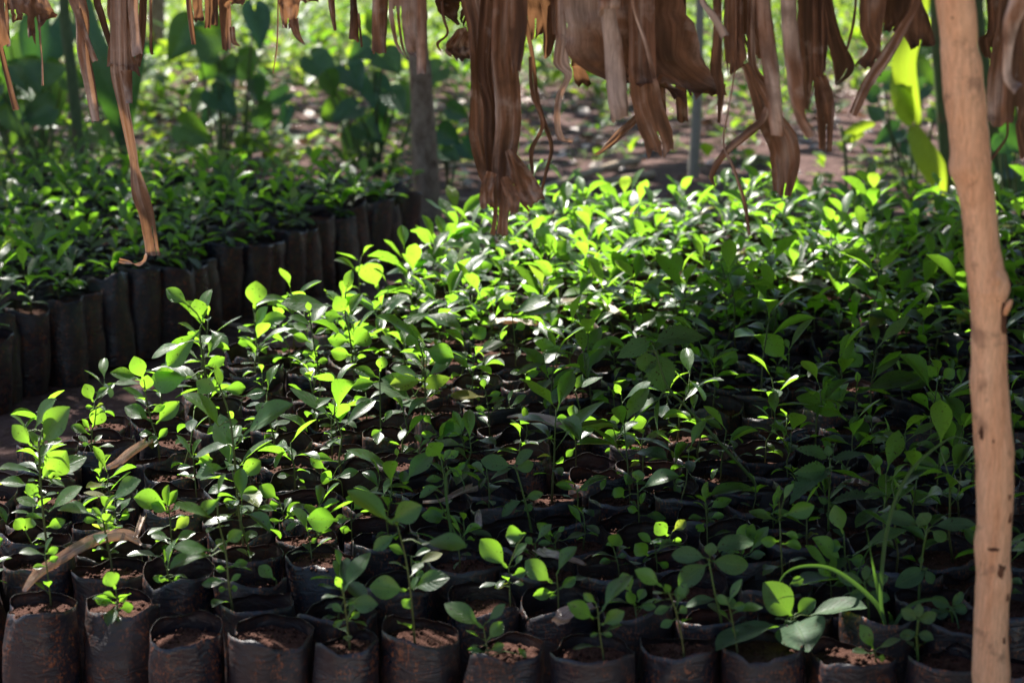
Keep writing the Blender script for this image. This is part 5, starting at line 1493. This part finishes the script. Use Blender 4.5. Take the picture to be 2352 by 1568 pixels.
TARO = [ # label, root (u, v ground), y, leaves (u,v,tu,tv,width,tone)
 ('bluish heart-leaved plant at the far left behind the back bed', (70, 330), 7.9, [(115,60,70,190,130,0.15),(60,200,10,300,110,0.2),(20,90,-40,210,120,0.5),(100,190,130,290,100,0.8),(-10,240,-60,300,90,0.05)]),
 ('heart-leaved plant with a glowing green leaf behind the leaning cane', (95, 350), 7.6, [(100,150,85,220,120,0.7),(120,250,40,275,80,0.35),(30,250,60,320,90,0.6)]),
 ('large heart-leaved plant left of centre behind the back bed', (520, 340), 8.2, [(585,25,600,110,70,0.1),(500,120,440,60,90,0.55),(440,60,385,140,90,0.5),(545,130,575,190,90,0.45),(490,215,545,265,80,0.1),(500,140,455,190,60,0.35),(470,220,440,260,60,0.7),(420,290,490,330,80,0.6),(590,250,620,300,70,0.3),(520,60,470,110,80,0.7)]),
 ('heart-leaved plant with drooping blue leaf beside the grey trunk', (860, 330), 8.0, [(855,190,885,270,78,0.05),(800,160,830,210,80,0.05),(850,110,800,130,70,0.3),(880,130,920,170,80,0.45),(815,250,760,275,60,0.2),(900,215,930,260,60,0.3),(830,290,880,330,70,0.35),(870,60,840,20,60,0.7)]),
 ('low dark broad-leaved plant right of the grey trunk', (1040, 385), 7.6, [(1010,300,1060,330,60,0.1),(1060,330,1090,370,56,0.05),(1030,250,1080,270,50,0.2),(1015,350,1060,370,50,0.35)]),
 ('broad-leaved dark shrub at the right edge behind the post', (2330, 430), 7.3, [(2300,310,2350,350,80,0.1),(2320,380,2260,410,70,0.05),(2340,280,2290,330,70,0.5),(2290,240,2340,270,80,0.6),(2340,150,2290,210,90,0.75),(2310,420,2370,450,80,0.15)]),
 ('leafy shrub with round leaves just left of the post', (2100, 400), 7.6, [(2120,200,2070,240,50,0.3),(2100,150,2150,200,60,0.6),(2140,120,2110,90,60,0.7),(2010,220,1970,205,50,0.2),(2060,300,2010,330,56,0.15),(2090,330,2140,370,60,0.1),(2020,270,1990,240,40,0.4),(2150,250,2190,290,60,0.3),(2030,190,2060,160,50,0.3)]),
]
for k, (label, root, y, lv) in enumerate(TARO):
    r = random.Random(300 + k)
    rt = at_y(root[0], root[1], y); rt.z = 0.0
    t = empty('broadleaf_plant', tuple(rt), label, 'plant', 'large-leaved plants behind the beds')
    st, fo = MB(), MB()
    if k < 4:
        lv = list(lv)
        for _ in range(10):
            u, v = root[0] + r.uniform(-150, 150), root[1] - 10 - 190 * r.random() ** 1.4
            an = r.uniform(0.2, 2.9)
            ll = r.uniform(26, 78)
            lv.append((u, v, u + ll * cos(an), v + ll * sin(an), ll * r.uniform(0.55, 1.0), r.uniform(0, 0.9)))
    for (u, v, tu, tv, w, tone) in lv:
        big_leaf(fo, u, v, tu, tv, y + r.uniform(-0.2, 0.2), w, tone, r, st, rt + Vector(((u - root[0]) / FPX * y * 0.2 + r.uniform(-.04, .04), 0, 0)))
    for mb in (st, fo):
        mb.v = [tuple(Vector(p) - rt) for p in mb.v]
    st.build('stalk', M['caneg'], t)
    fo.build('foliage', M['taro'], t)

# leaning green cane at the left, green stems behind the post
def cane_thing(label, path, y, hw, mat, name, leaves=()):
    mb, sp = cane(label, name, path, y, hw, mat)
    t = empty(name, tuple(sp[0]), label, 'plant')
    b = Vector(t.location)
    mb.v = [tuple(Vector(p) - b) for p in mb.v]
    mb.build('stem', M[mat], t)
    if leaves:
        fo = MB()
        for pts, w, tone in leaves:
            q = spline(pts, 6)
            n = len(q); prev = None
            for i, (u, v) in enumerate(q):
                tt = i / (n - 1)
                p = at_y(u, v, y - 0.05 * sin(pi * tt))
                a = Vector(q[min(i + 1, n - 1)]) - Vector(q[max(i - 1, 0)])
                nr = Vector((-a.y, a.x)).normalized()
                dv = RGT * nr.x - UPV * nr.y
                W = w / FPX * y * 0.5 * (sin(pi * (0.06 + 0.93 * tt)) ** 0.7)
                row = [fo.add(p + dv * (s * W) + FWD * (0.35 * W * abs(s)), tone, (s, tt)) for s in (-1, -0.5, 0, 0.5, 1)]
                if prev:
                    for k in range(4): fo.face((prev[k], prev[k + 1], row[k + 1], row[k]))
                prev = row
        fo.v = [tuple(Vector(p) - b) for p in fo.v]
        fo.build('foliage', M['taro' if name == 'young_banana_plant' else 'wild'], t)
cane_thing('leaning green cane rising from the back bed at left', [(190,470),(180,330),(168,200),(155,90),(148,20),(140,-200)], 7.2, 14, 'caneg', 'green_cane')
cane_thing('young banana plant with upright long leaf behind the back bed', [(285,345),(280,280),(270,250)], 7.5, 9, 'caneg', 'young_banana_plant', [([(290,345),(262,240),(222,140),(195,50),(185,-60)], 70, 0.2),([(285,340),(300,230),(318,120),(330,60)], 34, 0.3)])
cane_thing('thick green stem partly behind the wooden post', [(2185,480),(2175,330),(2165,200),(2155,80),(2148,-150)], 7.0, 20, 'caneg', 'green_stemmed_plant', [([(2140,-60),(2100,60),(2078,140),(2092,230),(2112,285)], 56, 1.0),([(2096,290),(2125,350),(2160,410),(2184,470)], 60, 1.0),([(2060,150),(2075,230),(2090,290)], 50, 0.9)])
cane_thing('green cane right of the post top', [(2300,470),(2270,200),(2250,60),(2240,-150)], 7.4, 14, 'caneg', 'green_cane')
cane_thing('small plant with a single pale yellow leaf behind the near bed', [(1945,420),(1940,340),(1932,290)], 6.9, 4, 'caneg', 'yellow_leaf_plant', [([(1935,312),(1960,300),(1985,288),(2010,285)], 26, 1.0),([(1935,315),(1955,318),(1985,305)], 20, 0.9)])

def side_sky_blockers():  # leaf walls added out of view to block side sky and darken the bed
    r = random.Random(41)
    mb = MB()
    for _ in range(5200):
        sd = r.choice((-1, 1, 1))
        y = r.uniform(1.2, 9.5)
        x = sd * (0.27 * y + 0.75 + r.uniform(0, 1.0) + (0.5 if sd < 0 else 0.35))
        if sd < 0 and y < 4.2: continue
        z = 2.6 * r.random()
        a = r.uniform(0, 6.28)
        d = Vector((cos(a), sin(a), r.uniform(-0.7, 0.5)))
        L = r.uniform(0.10, 0.24)
        leaf(mb, (x, y, z), d, Vector((r.uniform(-1, 1), r.uniform(-1, 1), 0.8)), L, L * 0.5, r.uniform(0, 0.8), 0.15, r.random(), 'ellip', 0, 4, 1, 0, 0, 0, r)
    tag(mb.build('undergrowth', M['canopy']), 'unseen leaf walls added on both sides to block sky light', 'undergrowth', None, 'stuff')
side_sky_blockers()

# ------------------------------------------------------------------ ground cover
def litter():
    r = random.Random(21)
    mb = MB()
    for _ in range(5200):
        y = 4.0 + 14 * r.random() ** 1.2
        x = r.uniform(-0.27, 0.27) * y
        if y < 6.5 and (edge_dist(x, y) > -0.05 or e_back(x, y) < 0.05): continue
        if y < 8.6 and r.random() < 0.65: continue
        a = r.uniform(0, 6.28)
        s = r.uniform(0.012, 0.05) * (0.7 if y < 7 else 1.0)
        d = Vector((cos(a), sin(a), r.uniform(-0.1, 0.5)))
        leaf(mb, (x, y, 0.012 + r.random() * 0.02), d, Vector((r.uniform(-.6, .6), r.uniform(-.6, .6), 1)), s * 1.6, s, r.uniform(-0.8, 1.2), r.uniform(-0.4, 0.5), min(1, r.gauss(0.55, 0.3)), 'ellip', 0, 3, 1, 0, 0, 0, r)
    o = mb.build('leaf_litter', M['litter'])
    tag(o, 'scattered pale dry leaf litter on the red earth', 'leaf litter', None, 'stuff')
litter()
def grass():
    r = random.Random(22)
    mb = MB()
    for _ in range(5200):
        y = 8.0 + 15 * r.random()
        x = r.uniform(-0.29, 0.29) * y
        dens = min(1, max(0.04, (y - 10.0) / 4))
        if r.random() > dens: continue
        if noise.noise(Vector((x * 0.9, y * 0.9, 1))) < -0.25 and y < 15: continue
        n = r.randrange(3, 7)
        tone = r.uniform(0.2, 1)
        for _ in range(n):
            a = r.uniform(0, 6.28)
            d = Vector((cos(a) * 0.6, sin(a) * 0.6, 1))
            L = r.uniform(0.06, 0.22) * min(1.2, 0.4 + (y - 8) / 9)
            leaf(mb, (x + r.uniform(-.05, .05), y + r.uniform(-.05, .05), 0), d, Vector((-cos(a), -sin(a), 0.6)), L, L * r.uniform(0.07, 0.22), r.uniform(0.3, 1.4), 0.1, tone, 'strap', 0, 3, 1, 0, 0, 0, r)
    o = mb.build('grass', M['grass'])
    tag(o, 'patchy sunlit grass covering the ground beyond the beds', 'grass', None, 'stuff')
grass()
def weeds():
    r = random.Random(23)
    mb = MB()
    for _ in range(2600):
        y = 6.3 + 15 * r.random() ** 1.3
        x = r.uniform(-0.27, 0.27) * y
        if y < 6.9 and edge_dist(x, y) > -0.1 and x < 1.0: continue
        if y < 7.2 and e_back(x, y) < 0.15: continue
        dens = 0.16 if y < 8 else 0.42 if y < 11 else 1.0
        if x < -0.1: dens *= 2.6
        if r.random() > dens: continue
        h = r.uniform(0.03, 0.16) * (1 if y < 10 else 1.8)
        n = r.randrange(5, 11)
        tone = r.uniform(0, 0.9)
        for i in range(n):
            a = r.uniform(0, 6.28)
            pt = r.uniform(-0.1, 0.9)
            d = Vector((cos(a) * cos(pt), sin(a) * cos(pt), sin(pt)))
            L = r.uniform(0.03, 0.085) * (1 if y < 10 else 1.5)
            leaf(mb, (x + d.x * L * 0.3, y + d.y * L * 0.3, h * (0.2 + 0.8 * i / n)), d, Vector((-d.x * sin(pt), -d.y * sin(pt), cos(pt))), L, L * r.uniform(0.35, 0.65), r.uniform(0.1, 0.9), 0.2, min(1, max(0, tone + r.uniform(-.2, .2))), 'ellip', 0, 4, 1, 0, 0, 0, r)
    o = mb.build('undergrowth', M['wild'])
    tag(o, 'low wild leafy undergrowth scattered over the earth behind the beds', 'undergrowth', None, 'stuff')
weeds()
